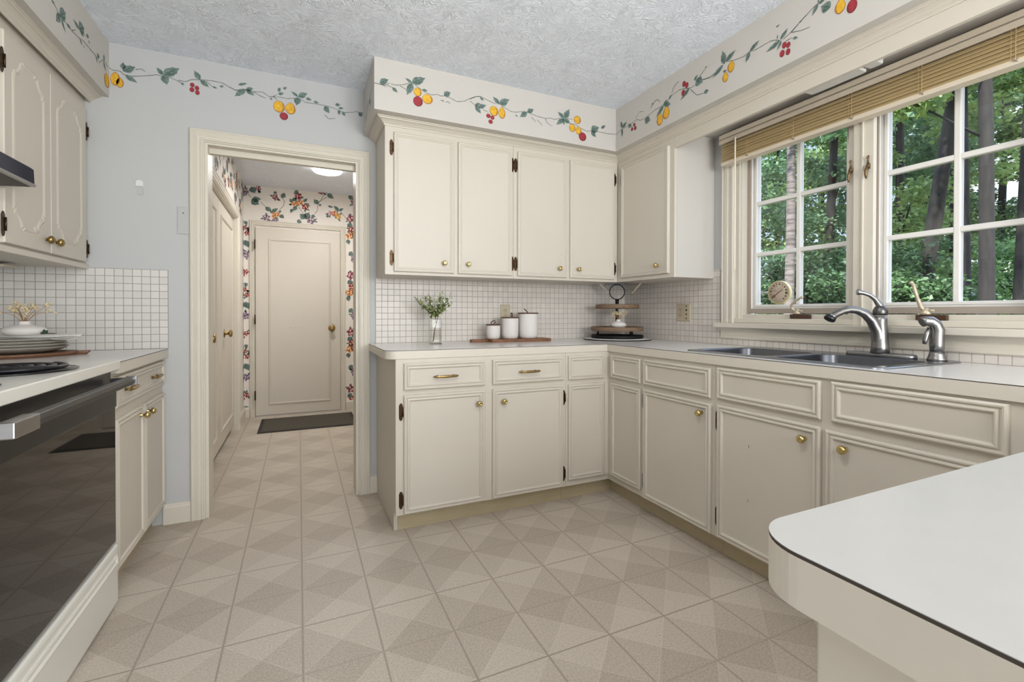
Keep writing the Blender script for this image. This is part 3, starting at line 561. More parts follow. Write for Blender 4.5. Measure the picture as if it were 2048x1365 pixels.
for hx, hw in ((-.038, .003), (-.075, .007), (.03, .008)):
    g = G(FR((hx, YH-.0362, .938), (1,0,0), (0,0,1), (0,-1,0))); g.prism([(-hw,-.0015),(hw,-.0012),(hw,.0012),(-hw,.0018)], 0, .0006); struct('door_scuff', g, DECS['s'], r)
g = G(); g.box(-.413, .425, YH-.07, YH-.002, 0, .010); struct('door_threshold', g, THRESH, r)

r2 = bpy.data.objects.new('door_2', None); COL.objects.link(r2); r2.location = (XHL, 4.13, 0); r2['kind'] = 'structure'
for y0, y1, ky in ((3.24, 4.125, 3.59), (4.135, 5.028, 4.43)):
    T = FR((XHL-.03, y0, .055), (0,1,0), (0,0,1), (1,0,0))
    g = G(T); g.rings(y1-y0, 1.92, [(0,-.03),(0,.0),(.002,.002)]); lf = struct('door_leaf', g, CREAM, r2)
    for v0, hh in ((.11, 1.70),):
        g = G(T); g.frame(y1-y0-.22, hh, [(0,.002),(.003,.010),(.010,.012),(.014,.008),(.018,.009),(.022,.002)], u0=.11, v0=v0); struct('door_moulding', g, CREAM, lf)
    g = G(FR((XHL-.028, ky, .93), (0,1,0), (0,0,1), (1,0,0)))
    g.lathe([(.001,0),(.034,0),(.034,.003),(.012,.008),(.010,.03),(.026,.036),(.030,.046),(.026,.056),(.001,.06)], sy=1.0)
    struct('door_knob', g, BRASSD, lf)
T = FR((XHL, 3.16, 0), (0,1,0), (0,0,1), (1,0,0))
casing('door_casing', T, 1.955, 2.065, .08, r2)
g = G(); g.box(XHL-.1, XHL, by0, by0+.012, 0, bz1); g.box(XHL-.1, XHL, by1-.006, by1, 0, bz1); g.box(XHL-.1, XHL, by0, by1, bz1-.008, bz1)
struct('door_jamb', g, TRIMW, r2)
g = G(); g.box(XHL-.16, XHL-.11, by0-.05, by1+.05, 0, bz1+.02); struct('door_closet_dark', g, BLACKP, r2)  # black sheet put in for the dark inside the closet

# ------------------------------------------------------------------ cabinets
PB = [(0,0),(0,.011),(.002,.0145),(.006,.0170),(.011,.0165),(.0135,.0120),(.0160,.0115),(.0185,.0160),(.0235,.0175),(.0275,.0155),(.0305,.0100),(.0335,.0095)]
PU = [(0,0),(0,.012),(.003,.0160),(.009,.0170),(.013,.0165),(.0150,.0130),(.0170,.0130),(.0190,.0150),(.0230,.0150),(.0255,.0120)]
def front(name, T, u0, v0, w, h, parent, prof=PB):
    g = G(T); g.rings(w, h, prof, 0, u0, v0); return obj(name, g, CREAM, parent)
def knob(parent, T, u, v, r=.0155, m=None):
    o = Vector(T(u, v, 0)); x = Vector(T(1,0,0))-Vector(T(0,0,0)); y = Vector(T(0,1,0))-Vector(T(0,0,0)); z = Vector(T(0,0,1))-Vector(T(0,0,0))
    g = G(FR(o, x, y, z)); s = r/.0155
    g.lathe([(.001*s,.006),(.009*s,.006),(.009*s,.0125),(.0062*s,.016),(.0058*s,.022),(.008*s,.025),(.0130*s,.028),(.0155*s,.033),(.0150*s,.038),(.0115*s,.043),(.0065*s,.0455),(.006*s,.0448),(.001*s,.0452)], n=20)
    return obj('knob', g, m or BRASS, parent)
def pull(parent, T, u, v, w=.132):
    o = Vector(T(u, v, 0)); x = Vector(T(1,0,0))-Vector(T(0,0,0)); y = Vector(T(0,1,0))-Vector(T(0,0,0)); z = Vector(T(0,0,1))-Vector(T(0,0,0))
    g = G(FR(o, x, y, z)); h = w/2
    us = [-1,-.97,-.90,-.82,-.74,-.68,-.62,-.5,-.25,0,.25,.5,.62,.68,.74,.82,.90,.97,1]
    rs = [.0015,.004,.0055,.0045,.0075,.0055,.0045,.0058,.0068,.0072,.0068,.0058,.0045,.0055,.0075,.0045,.0055,.004,.0015]
    g.tube([(a*h, 0, .034-.010*(abs(a) > .6)*(abs(a)-.6)/.4-.004*(1-abs(a))*0) for a in us], rs, 10)
    for q in (-.64, .64): g.tube([(q*h,0,.007),(q*h,0,.02),(q*h,0,.034)], [.0075,.0042,.0048], 10)
    return obj('pull_handle', g, BRASSD, parent)
def hinge(parent, T, u, v, w=.019, h=.086):
    o = Vector(T(u, v, 0)); x = Vector(T(1,0,0))-Vector(T(0,0,0)); y = Vector(T(0,1,0))-Vector(T(0,0,0)); z = Vector(T(0,0,1))-Vector(T(0,0,0))
    g = G(FR(o, x, y, z)); a, b = w/2, h/2
    oc = [(-a*.4,-b),(a*.4,-b),(a,-b*.72),(a,b*.72),(a*.4,b),(-a*.4,b),(-a,b*.72),(-a,-b*.72)]
    g.prism(oc, 0, .0022); g.tube([(a,-b*.55,.004),(a,b*.55,.004)], .0034, 8); g.ball((-a*.2,b*.45,.002),.003,8); g.ball((-a*.2,-b*.45,.002),.003,8)
    return obj('hinge', g, BRONZE, parent)
TB = FR((0, YF, 0), (1,0,0), (0,0,1), (0,-1,0))     # back base run: u = x
TSK = FR((XF, 0, 0), (0,-1,0), (0,0,1), (-1,0,0))   # sink run: u = -y
TUB = FR((0, YU, 0), (1,0,0), (0,0,1), (0,-1,0))
TUR = FR((XU, 0, 0), (0,-1,0), (0,0,1), (-1,0,0))
FZ = .092                                            # underside of the face frames

# base cabinet beside the doorway
c = thing('base_cabinet', 'cream base cabinet with two drawers beside the hall doorway', 'cabinet', (.9, 2.64, 0))
g = G(); g.box(.4336, 1.4065, YF, YB-.002, FZ, ZK-.001); g.box(.4336, .4536, 2.3835, YB-.002, 0, FZ); obj('carcass', g, CREAM, c, bevel=.0015)
g = G(); g.box(.4546, 1.4065, 2.3835, 2.398, 0, FZ-.001); obj('toe_kick', g, TOEK, c, label='bare yellowish wood toe kick')
for u0, w, ku, hs in ((.472, .429, .864, .459), (.946, .439, 1.008, 1.393)):
    d = front('drawer', TB, u0, .715, w, .134, c); pull(d, TB, u0+w/2-.002, .777)
    d = front('door', TB, u0, .098, w, .592, c); knob(d, TB, ku, .623)
    for v in ((.608, .168) if ku < .9 else (.611, .170)): hinge(d, TB, hs, v)
# corner cabinet
c = thing('corner_cabinet', 'cream corner base cabinet with a folding two-leaf door in the angle of the worktop', 'cabinet', (1.95, 2.6, 0))
g = G()
pl = [(1.4075, YF), (XF, YF), (XF, 2.020), (XR-.002, 2.020), (XR-.002, YB-.002), (1.4075, YB-.002)]
g.prism(pl, FZ, ZK-.001); obj('carcass', g, CREAM, c, bevel=.0015)
g = G(); g.prism([(1.4075, 2.3835), (1.7636, 2.3835), (1.7636, 2.020), (1.778, 2.020), (1.778, 2.398), (1.4075, 2.398)], 0, FZ-.001); obj('toe_kick', g, TOEK, c, label='bare yellowish wood toe kick')
front('false_drawer', TB, 1.4205, .712, .248, .140, c); front('false_drawer', TSK, -2.295, .715, .266, .136, c)
d = front('door_leaf', TB, 1.4205, .128, .248, .556, c); d2 = front('door_leaf', TSK, -2.295, .128, .267, .556, c)
g = G(); g.box(1.671, XF-.001, YF-.011, YF-.0005, .128, .684); obj('door_stile', g, CREAM, d)
g = G(); g.box(XF-.011, XF-.0005, 2.296, YF-.0115, .128, .684); obj('door_stile', g, CREAM, d2)
# single-door cabinet between corner and sink
c = thing('base_cabinet', 'cream single-door base cabinet between the corner cabinet and the sink cabinet', 'cabinet', (2.0, 1.78, 0))
g = G(); g.box(XF, 1.73, 1.533, 2.019, FZ, ZK-.001); g.box(1.731, XR-.002, 1.533, 2.019, FZ, .68); obj('carcass', g, CREAM, c, bevel=.0015)
g = G(); g.box(1.7636, 1.778, 1.533, 2.019, 0, FZ-.001); obj('toe_kick', g, TOEK, c, label='bare yellowish wood toe kick')
front('false_drawer', TSK, -2.004, .714, .454, .136, c)
d = front('door', TSK, -2.004, .098, .456, .591, c); knob(d, TSK, -1.601, .639)
for v in (.622, .186): hinge(d, TSK, -2.013, v, .016)
# sink cabinet
c = thing('sink_cabinet', 'cream sink base cabinet with two wide doors under the window', 'cabinet', (2.0, 1.04, 0))
SKC = c
g = G(); g.box(XF, 1.73, .285, 1.532, FZ, ZK-.001); g.box(1.731, XR-.002, .285, 1.532, FZ, .68); obj('carcass', g, CREAM, c, bevel=.0015)
g = G(); g.box(1.7636, 1.778, .285, 1.532, 0, FZ-.001); obj('toe_kick', g, TOEK, c, label='bare yellowish wood toe kick')
front('false_drawer', TSK, -1.514, .719, .455, .140, c); front('false_drawer', TSK, -1.023, .720, .450, .141, c)
d = front('door', TSK, -1.513, .100, .455, .593, c); knob(d, TSK, -1.116, .637)
for u, v, h in ((-1.352, .545, .016), (-1.356, .318, .013)):
    g = G(TSK); g.prism([(u-.0012, v-h/2), (u+.0008, v-h/2+.002), (u+.0018, v+h/2), (u-.0006, v+h/2-.003)], .0090, .0098); obj('scratch_mark', g, ALMD, d, label='small dark scratch')
for v in (.618, .187): hinge(d, TSK, -1.522, v, .014)
d = front('door', TSK, -1.041, .100, .468, .588, c); knob(d, TSK, -.974, .635)
# peninsula
c = thing('peninsula_cabinet', 'plain cream end panel of the peninsula under the rounded counter', 'cabinet', (1.0, -.05, 0))
g = G(); g.box(.372, XF-.001, -.33, .234, 0, ZK-.001); obj('carcass', g, CREAM, c, bevel=.002)

# left run: base cabinet, drawer with two pulls, two doors
XBL = -.644
TLB = FR((XBL, 0, 0), (0,1,0), (0,0,1), (1,0,0))
c = thing('base_cabinet', 'cream base cabinet with one two-pull drawer beside the stove', 'cabinet', (-.95, 2.58, 0))
g = G(); g.box(XL+.002, XBL, 2.216, YB-.002, .105, ZK-.001); obj('carcass', g, CREAM, c, bevel=.0015)
g = G(); g.box(XL+.002, -.690, 2.216, YB-.002, 0, .104); obj('toe_kick', g, TOEK, c, label='bare yellowish wood toe kick')
d = front('drawer', TLB, 2.232, .733, .698, .121, c); pull(d, TLB, 2.385, .792, .12); pull(d, TLB, 2.76, .792, .12)
d = front('door', TLB, 2.232, .112, .350, .578, c); knob(d, TLB, 2.545, .648)
d = front('door', TLB, 2.590, .112, .340, .578, c); knob(d, TLB, 2.640, .648)

# uppers over the back worktop
def upper(label, loc, box, doors, T, shared=()):
    c = thing('upper_cabinet', label, 'cabinet', loc)
    g = G(); g.box(*box); obj('carcass', g, CREAM, c, bevel=.0015)
    for u0, w, ku, hu in doors:
        d = front('door', T, u0, 1.330, w, .769, c, PU); knob(d, T, ku, 1.387, .0145)
        for v in (1.405, 2.014): hinge(d, T, hu, v)
    return c
upper('cream upper cabinet beside the hall doorway, its two doors above the flower vase', (.82, 2.78, ZU0), (.4309, 1.2065, YU, YB-.002, ZU0, ZS-.001), [(.478, .345, .762, .466), (.848, .344, .907, 1.1995)], TUB)
upper('cream two-door upper cabinet above the white canisters', (1.6, 2.78, ZU0), (1.2075, 1.9965, YU, YB-.002, ZU0, ZS-.001), [(1.232, .352, 1.526, 1.2215), (1.609, .351, 1.670, 1.9695)], TUB)
c = thing('upper_cabinet', 'cream single-door upper cabinet with a bare white side next to the window', 'cabinet', (2.15, 2.4, ZU0))
g = G(); g.box(XU, XR-.002, 2.0905, YU-.001, ZU0, ZS-.001); obj('carcass', g, CREAM, c, bevel=.0015)
g = G(); g.box(XU+.021, XR-.002, 2.0885, 2.0904, ZU0+.001, ZS-.001); obj('side_panel', g, SOFF, c, label='flat off-white side panel')
d = front('door', TUR, -2.572, 1.338, .445, .752, c, PU); knob(d, TUR, -2.212, 1.391, .0145)
for v in (1.400, 2.0): hinge(d, TUR, -2.582, v, .014)

# upper by the hood: two doors with scooped-corner panels
XUL = -.948
TUL = FR((XUL, 0, 0), (0,1,0), (0,0,1), (1,0,0))
c = thing('upper_cabinet', 'cream upper cabinet with scoop-cornered door panels next to the range hood', 'cabinet', (-1.1, 2.56, ZU0))
g = G(); g.box(XL+.002, XUL, 2.170, YB-.002, ZU0+.004, ZS-.001); g.box(XUL-.02, XUL+.012, 2.170, YB-.002, ZU0, ZU0+.022); obj('carcass', g, CREAM, c, bevel=.0015)
def scoop(u0, v0, w, h, r):
    out = []
    for cx, cy, a0 in ((u0, v0, .5*PI), (u0+w, v0, PI), (u0+w, v0+h, 1.5*PI), (u0, v0+h, 2*PI)):
        sx = 1 if cx == u0 else -1; sy = 1 if cy == v0 else -1
        s1 = []
        for k in range(9):
            a = a0-.5*PI*k/8
            s1.append((cx+r*math.cos(a)*1., cy+r*math.sin(a)*1.))
        # little square shoulders where the scoop meets the straight runs
        p0, p1 = s1[0], s1[-1]
        e = .014
        if abs(p0[0]-cx) < 1e-6: out.append((cx, p0[1]+sy*e))
        else: out.append((p0[0]+sx*e, cy))
        if abs(p0[0]-cx) < 1e-6: out.append((p0[0]+sx*e*.6, p0[1]+sy*e)); out.append((p0[0]+sx*e*.6, p0[1]))
        else: out.append((p0[0]+sx*e, p0[1]+sy*e*.6)); out.append((p0[0], p0[1]+sy*e*.6))
        out += s1[1:-1]
        if abs(p1[0]-cx) < 1e-6: out += [(p1[0]+sx*e*.6, p1[1]), (p1[0]+sx*e*.6, p1[1]+sy*e), (cx, p1[1]+sy*e)]
        else: out += [(p1[0], p1[1]+sy*e*.6), (p1[0]+sx*e, p1[1]+sy*e*.6), (p1[0]+sx*e, cy)]
    return out
def offs(p, d):
    n = len(p); out = []
    for k in range(n):
        a, b, c_ = Vector(p[k-1]), Vector(p[k]), Vector(p[(k+1) % n])
        d1 = (b-a).normalized() if (b-a).length > 1e-9 else (c_-b).normalized(); d2 = (c_-b).normalized() if (c_-b).length > 1e-9 else d1
        n1 = Vector((-d1.y, d1.x)); n2 = Vector((-d2.y, d2.x)); q = n1+n2
        den = max(.35, 1+n1.dot(n2)); q = q/den*d
        out.append((b.x+q.x, b.y+q.y))
    return out
for u0, w, ku, hu in ((2.214, .334, 2.505, 2.2035), (2.550, .352, 2.590, 2.908)):
    g = G(TUL); g.rings(w, .742, [(0,0),(0,.014),(.003,.018)], 0, u0, 1.344); d = obj('door', g, CREAM, c)
    base = scoop(u0+.048, 1.344+.058, w-.096, .742-.116, .055)
    g = G(TUL); L = [[(x, y, z) for x, y in offs(base, q)] for q, z in ((0,.018),(.004,.0203),(.009,.0218),(.0125,.0208),(.0145,.0196),(.0175,.0202),(.021,.018))]
    g.loops(L, cap0=False, cap1=False); obj('panel_moulding', g, CREAM, d)
    knob(d, TUL, ku, 1.395, .0165, BRASSD)
    for v in (1.408, 1.975): hinge(d, FR((XUL+.0165, 0, 0), (0,1,0), (0,0,1), (1,0,0)), hu, v, .02)

# ------------------------------------------------------------------ worktops
zs = [ZK, ZC-.0034, ZC-.0006, ZC]; ms = [1, 2, 0, 0]
LM = [LAM, LAMEDGE, SEAM]
r = .062
L = [(XF-.012, -.34), (XR-.007, -.34), (XR-.007, YB-.007), (.387, YB-.007)]
L += [(.387+r-r*math.cos(a), 2.3286+r-r*math.sin(a)) for a in [.5*PI*k/10 for k in range(11)]]
L += [(XF-.012, 2.3286)]
sink_hole = rrect(1.768, 2.150, .918, 1.729, .04, 4)
g = G(); slab(g, L, [sink_hole], zs, ms)
tag(obj('worktop', g, LM, weld=True, loc=(1.9, 2.6, ZK)), 'white laminate L-shaped worktop running from the doorway round to the window', 'worktop')
P = [(XF-.0125, .283), (.398, .283)] + [(.398-.048*math.sin(a), .283-.048+.048*math.cos(a)) for a in [.5*PI*k/10 for k in range(1, 11)]] + [(.350, -.36), (XF-.0125, -.36)]
g = G(); slab(g, P, [], zs, ms)
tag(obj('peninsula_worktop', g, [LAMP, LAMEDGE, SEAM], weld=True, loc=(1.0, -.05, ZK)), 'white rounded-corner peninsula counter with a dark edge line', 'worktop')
g = G(); slab(g, [(XL+.001, 2.216), (-.616, 2.216), (-.616, YB-.007), (XL+.001, YB-.007)], [], zs, ms)
tag(obj('worktop', g, LM, weld=True, loc=(-.95, 2.58, ZK)), 'short white worktop between the stove and the pale blue-grey wall', 'worktop')

# ------------------------------------------------------------------ electric range
c = thing('kitchen_range', 'white electric range with black coil burners and a black glass oven door', 'stove', (-.95, 1.8, 0))
ry0, ry1 = 1.385, 2.2125
g = G(); g.box(XL+.01, -.668, ry0, ry1, .02, .885); g.box(-.668, -.645, ry0, ry1, .84, .885); obj('body', g, ENAMEL, c)
g = G(); g.prism(rrect(XL+.01, -.612, ry0, ry1, .004, 3), .886, .921); obj('cooktop', g, ENAMEL, c, bevel=.006, seg=3)
g = G(); g.box(-.667, -.640, ry0+.005, ry1-.004, .823, .884); obj('vent_trim', g, BLACKP, c)
g = G(FR((-.666, ry0+.004, .238), (0,1,0), (0,0,1), (1,0,0))); w = ry1-ry0-.010
g.rings(w, .585, [(0,0),(0,.034),(.004,.040),(.010,.042)]); dd = obj('oven_door', g, BGLASS, c, label='black glass oven door')
g = G(FR((-.624, ry0+.004, .238), (0,1,0), (0,0,1), (1,0,0)))
g.rings(w, .075, [(0,-.004),(0,.001),(.003,.002)], 0, 0, .51); obj('door_top_trim', g, BLACKP, dd)
# handle: dark bowed bar between bright end blocks
g = G()
hx = -.566; L = []
for y in [1.46+.72*k/12 for k in range(13)]:
    L.append([(hx-.012, y, .829), (hx+.004, y, .832), (hx+.008, y, .846), (hx+.002, y, .859), (hx-.016, y, .861), (hx-.022, y, .846)])
g.loops(L); hb = obj('handle', g, BLACKP, dd, bevel=.002)
for y0, y1, k in ((1.352, 1.463, 0), (2.180, 2.189, 1)):
    g = G(); g.box(hx-.022, hx+.0115, y0, y1, .826, .863); obj('handle_end', g, STEEL, hb, bevel=.003, label='bright metal handle end')
for y0 in (1.40, 2.15):
    g = G(); g.box(-.625, hx-.022, y0, y0+.03, .832, .858); obj('handle_post', g, BLACKP, hb)
g = G(FR((-.666, ry0+.004, .012), (0,1,0), (0,0,1), (1,0,0)))
g.rings(w, .218, [(0,0),(0,.040),(.004,.046),(.012,.048)])
dr = obj('storage_drawer', g, ENAMEL, c)
g = G(FR((-.618, ry0+.004, .012), (0,1,0), (0,0,1), (1,0,0)))
g.frame(w-.05, .034, [(0,-.001),(.0,.004),(.005,.006),(.009,.003),(.012,-.001)], u0=.025, v0=.152); obj('drawer_grip_rim', g, ENAMEL, dr)
for cx, cy, rr in ((-.795, 1.905, .139), (-.770, 1.495, .105)):
    g = G(); g.lathe([(rr*.3,.9215),(rr*.75,.9218),(rr+.004,.9235),(rr+.016,.9265),(rr+.019,.925),(rr+.017,.9212)], (cx, cy, 0), 40); b = obj('burner', g, PAN, c, label='black drip-pan burner')
    pts = []; k = 0
    for q in range(int(4.2*36)):
        a = 2*PI*q/36; rad = rr*.16+(rr*.94-rr*.16)*q/(4.2*36)
        pts.append((cx+rad*math.cos(a), cy+rad*math.sin(a), .9325))
    g = G(); g.tube(pts, .0062, 8); obj('coil', g, COIL, b)

# range hood
c = thing('range_hood', 'dark navy range hood with a silver lower edge above the stove', 'range hood', (-1.05, 1.8, 1.53))
hx = -.833
g = G(); hy0, hy1 = 1.40, 2.168
g.loops([[(XL+.004, y, 1.527), (hx-.004, y, 1.542), (hx, y, 1.544), (hx-.002, y, 1.594), (hx-.012, y, 1.602), (XL+.004, y, 1.630)] for y in (hy0, hy1)])
obj('hood_shell', g, HOODM, c, bevel=.003)
g = G(); g.loops([[(hx-.010, y, 1.5350), (hx+.002, y, 1.5355), (hx+.003, y, 1.5435), (hx-.010, y, 1.5410)] for y in (hy0, hy1)]); obj('hood_edge_trim', g, HOODT, c)
g = G(); g.loops([[(XL+.005, y, 1.5115), (hx-.011, y, 1.5345), (hx-.011, y, 1.5405), (XL+.005, y, 1.5260)] for y in (hy0+.002, hy1-.002)]); obj('hood_filter', g, HOODU, c)

# folding wooden rack under the cabinet by the hood
c = thing('folding_rack', 'small cream folding rack hung under the scoop-panel cabinet', 'rack', (-1.18, 2.78, ZU0))
g = G(); g.box(XL+.004, -1.140, 2.70, 2.82, 1.297, 1.304); obj('shelf', g, RAIL, c)
g = G(); g.box(XL+.01, -1.155, 2.72, 2.815, 1.3045, 1.307); obj('lining', g, LIDW, c, label='dark wood lining')
for y0 in (2.705, 2.815):
    g = G(); g.tube([(-1.150, y0, 1.301), (-1.215, y0, 1.313)], .0028, 6); obj('arm', g, RAIL, c)
# two swing-down arms under the corner of the uppers
for lab, T0, T1 in (('cream wooden prop arm angled under the two-door upper cabinet', (1.975, 2.80, 1.3125), (2.060, 2.80, 1.246)), ('cream wooden prop arm angled under the single-door upper cabinet', (2.150, 2.560, 1.3125), (2.150, 2.665, 1.238))):
    c = thing('prop_arm', lab, 'bracket', T0)
    a, b = Vector(T0), Vector(T1); g = G(); g.tube([a, b], .0062, 4, sm=False); obj('arm', g, RAIL, c)
    d = (b-a).normalized(); g = G(); g.tube([b-d*.002, b+d*.004], .0075, 8); g.tube([b-d*.018, b-d*.018+Vector((0,0,.012))], .003, 6); obj('tip', g, BRASSD, c, label='brassy metal tip')
    g = G(); q = Vector((d.x, d.y, 0)).normalized()*.03
    g.box(min(a.x-q.x, a.x+q.x)-.006, max(a.x-q.x, a.x+q.x)+.006, min(a.y-q.y, a.y+q.y)-.006, max(a.y-q.y, a.y+q.y)+.006, 1.3085, 1.3128); obj('mounting_plate', g, RAIL, c)

# ------------------------------------------------------------------ sink, faucet, sprayer
c = thing('kitchen_sink', 'stainless double-bowl drop-in sink below the window', 'sink', (2.0, 1.32, ZC))
outer = rrect(1.752, 2.280, .893, 1.752, .03, 5)
b1 = rrect(1.774, 2.140, 1.342, 1.722, .06, 6); b2 = rrect(1.774, 2.140, .925, 1.312, .06, 6)
g = G(); V, Tt = plate(outer, [b1, b2]); ids = [g.P((x, y, ZC+.0065)) for x, y in V]
for t in Tt: g.F([ids[k] for k in t], 0)
off = lambda lp, d: offs(lp, d)
g.loops([[(x, y, ZC+.0065) for x, y in outer], [(x, y, ZC+.004) for x, y in offs(outer, -.004)], [(x, y, ZC+.0004) for x, y in offs(outer, -.005)]], 0, True, False, False)
obj('rim', g, SINKS, c, weld=True)
for bb in (b1, b2):
    g = G(); cx = sum(p[0] for p in bb)/len(bb); cy = sum(p[1] for p in bb)/len(bb)
    L = [[(x, y, ZC+.0065) for x, y in bb], [(x, y, ZC+.0005) for x, y in offs(bb, .004)], [(x, y, ZC-.15) for x, y in offs(bb, .012)], [(x, y, ZC-.175) for x, y in offs(bb, .03)], [(cx+(x-cx)*.12, cy+(y-cy)*.12, ZC-.182) for x, y in bb]]
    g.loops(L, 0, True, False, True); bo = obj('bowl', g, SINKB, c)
    g = G(); g.lathe([(.001,.0),(.042,.0),(.042,.003),(.03,.002),(.001,.001)], (cx, cy, ZC-.1815), 20); obj('drain', g, NICKEL, bo)
FB = ZC+.0066
fx, fy = 2.205, 1.132
c = thing('kitchen_faucet', 'brushed nickel arched faucet with a top lever on the sink deck', 'faucet', (fx, fy, FB))
g = G(); L = []
pl = [(fx+.030*math.cos(a)*1.0, fy+(.098 if math.sin(a) > 0 else -.098)+.030*math.sin(a)) for a in [2*PI*k/24 for k in range(24)]]
g.loops([[(x, y, FB) for x, y in pl], [(x, y, FB+.011) for x, y in pl], [(fx+(x-fx)*.85, fy+(y-fy)*.97, FB+.016) for x, y in pl]], 0, True); obj('deck_plate', g, NICKEL, c)
g = G(); g.tube([(fx, fy, FB+.014), (fx, fy, FB+.04), (fx, fy, FB+.10), (fx, fy, FB+.150), (fx, fy, FB+.170)], [.034,.0315,.027,.0235,.0235], 24); obj('body', g, NICKEL, c)
g = G(); sd = Vector((-.91, .41)); pts = []; rr = []
for t, z, r_ in ((0,.015,.030),(.002,.06,.028),(.012,.110,.024),(.035,.151,.0205),(.066,.180,.0178),(.100,.194,.0158),(.132,.196,.0148),(.160,.189,.0142),(.184,.178,.0146),(.200,.168,.0165),(.210,.160,.0200)):
    pts.append((fx+sd.x*t, fy+sd.y*t, FB+z)); rr.append(r_)
g.tube(pts, rr, 20); sp = obj('spout', g, NICKEL, c)
g = G(); e = Vector(pts[-1]); g.tube([e+Vector((-sd.x*.004, -sd.y*.004, .006)), e+Vector((sd.x*.004, sd.y*.004, -.005)), e+Vector((sd.x*.006, sd.y*.006, -.008))], [.0205,.022,.019], 20); obj('spray_face', g, BLACKP, sp)
g = G(); hz = FB+.172
g.lathe([(.0235,0),(.0265,.008),(.0255,.022),(.0185,.036),(.008,.043),(.001,.045)], (fx, fy, hz), 24); lv = obj('lever', g, NICKEL, c)
hd = Vector((-.72, .69)); pts = []; rr = []
for t, z, r_ in ((-.006,.022,.016),(.004,.045,.0125),(.018,.068,.010),(.036,.084,.0085),(.056,.093,.0085),(.070,.0965,.0105),(.078,.098,.013),(.083,.0985,.012)):
    pts.append((fx+hd.x*t, fy+hd.y*t, hz+z)); rr.append(r_)
g.tube(pts, rr, 16); obj('lever_arm', g, NICKEL, lv)
sx, sy = 2.215, .945
c = thing('side_sprayer', 'curved nickel side sprayer standing on the sink deck beside the faucet', 'sprayer', (sx, sy, FB))
g = G(); g.lathe([(.001,0),(.031,0),(.029,.008),(.024,.024),(.0225,.034),(.001,.034)], (sx, sy, FB), 22); obj('base', g, NICKEL, c)
g = G(); pts = []; rr = []
sd = Vector((-.80, .60))
for t, z, r_ in ((0,.030,.0215),(.001,.06,.0225),(.0,.095,.0215),(-.002,.118,.0205),(.006,.138,.0200),(.022,.150,.0195),(.040,.151,.0190),(.052,.146,.0185)):
    pts.append((sx+sd.x*t, sy+sd.y*t, FB+z)); rr.append(r_)
g.tube(pts, rr, 20); obj('spray_head', g, NICKEL, c)
g = G(); g.tube([(sx+sd.x*t, sy+sd.y*t, FB+z) for t, z in ((.026,.125),(.034,.10),(.040,.075),(.042,.062))], [.006,.0085,.0085,.005], 10); obj('trigger', g, NICKEL, c)

# ------------------------------------------------------------------ casement window over the sink
W = bpy.data.objects.new('window_1', None); COL.objects.link(W); W.location = (XR, 1.29, wz0); W['kind'] = 'structure'
TW = FR((XR, 0, 0), (0,-1,0), (0,0,1), (-1,0,0))      # u = -y, v = z, n = into the room
def wp(name, g, m, parent=W, **k): return struct(name, g, m, parent, **k)
# flat-fluted casing: two uprights, head, centre mullion
def upright(y0, y1, z0, z1):
    g = G(); w = y1-y0
    pr = [(0,0),(0,.016),(.006,.020),(.010,.020),(.013,.017),(.022,.017),(.024,.020),(.046,.020),(.048,.017),(w-.020,.017),(w-.016,.022),(w-.006,.022),(w,.017),(w,0)]
    g.loops([[(XR-o, y1-a, z) for a, o in pr] for z in (z0, z1)]); return g
wp('casing', upright(1.935, 2.024, 1.046, 2.165), TRIMW); wp('casing', upright(.545, .650, 1.046, 2.165), TRIMW)
g = G(); g.box(XR-.018, XR-.0005, .650, 1.935, 2.085, 2.165); wp('casing', g, TRIMW)
g = G(); pr = [(0,0),(0,.014),(.004,.017),(.040,.017),(.0405,.024),(.0455,.024),(.046,.017),(.084,.017),(.088,.014),(.088,0)]
g.loops([[(XR-o+.004, 1.298-a, z) for a, o in pr] for z in (1.046, 2.1)]); wp('mullion_casing', g, TRIMW)
g = G(); g.box(XR+.004, WX-.01, 1.251, 1.324, 1.06, 2.1); wp('mullion_post', g, TRIMW)
# jamb linings
g = G(); g.box(XR-.001, WX, 1.912, 1.9345, 1.05, 2.1); g.box(XR+.012, WX-.04, 1.904, 1.913, 1.06, 2.09); wp('jamb_lining', g, TRIMW)
g = G(); g.box(XR-.001, WX, .6505, .668, 1.05, 2.1); wp('jamb_lining', g, TRIMW)
g = G(); g.box(XR+.002, WX, .668, 1.912, 2.088, 2.099); wp('head_lining', g, TRIMW)
g = G(); g.box(XR-.012, XR+.02, .652, 1.933, 1.046, 1.072); g.box(XR+.020, XR+.05, .668, 1.912, 1.05, 1.096); g.box(XR+.05, WX+.03, .668, 1.912, 1.05, 1.090); wp('sill_frame', g, TRIMW, bevel=.003)
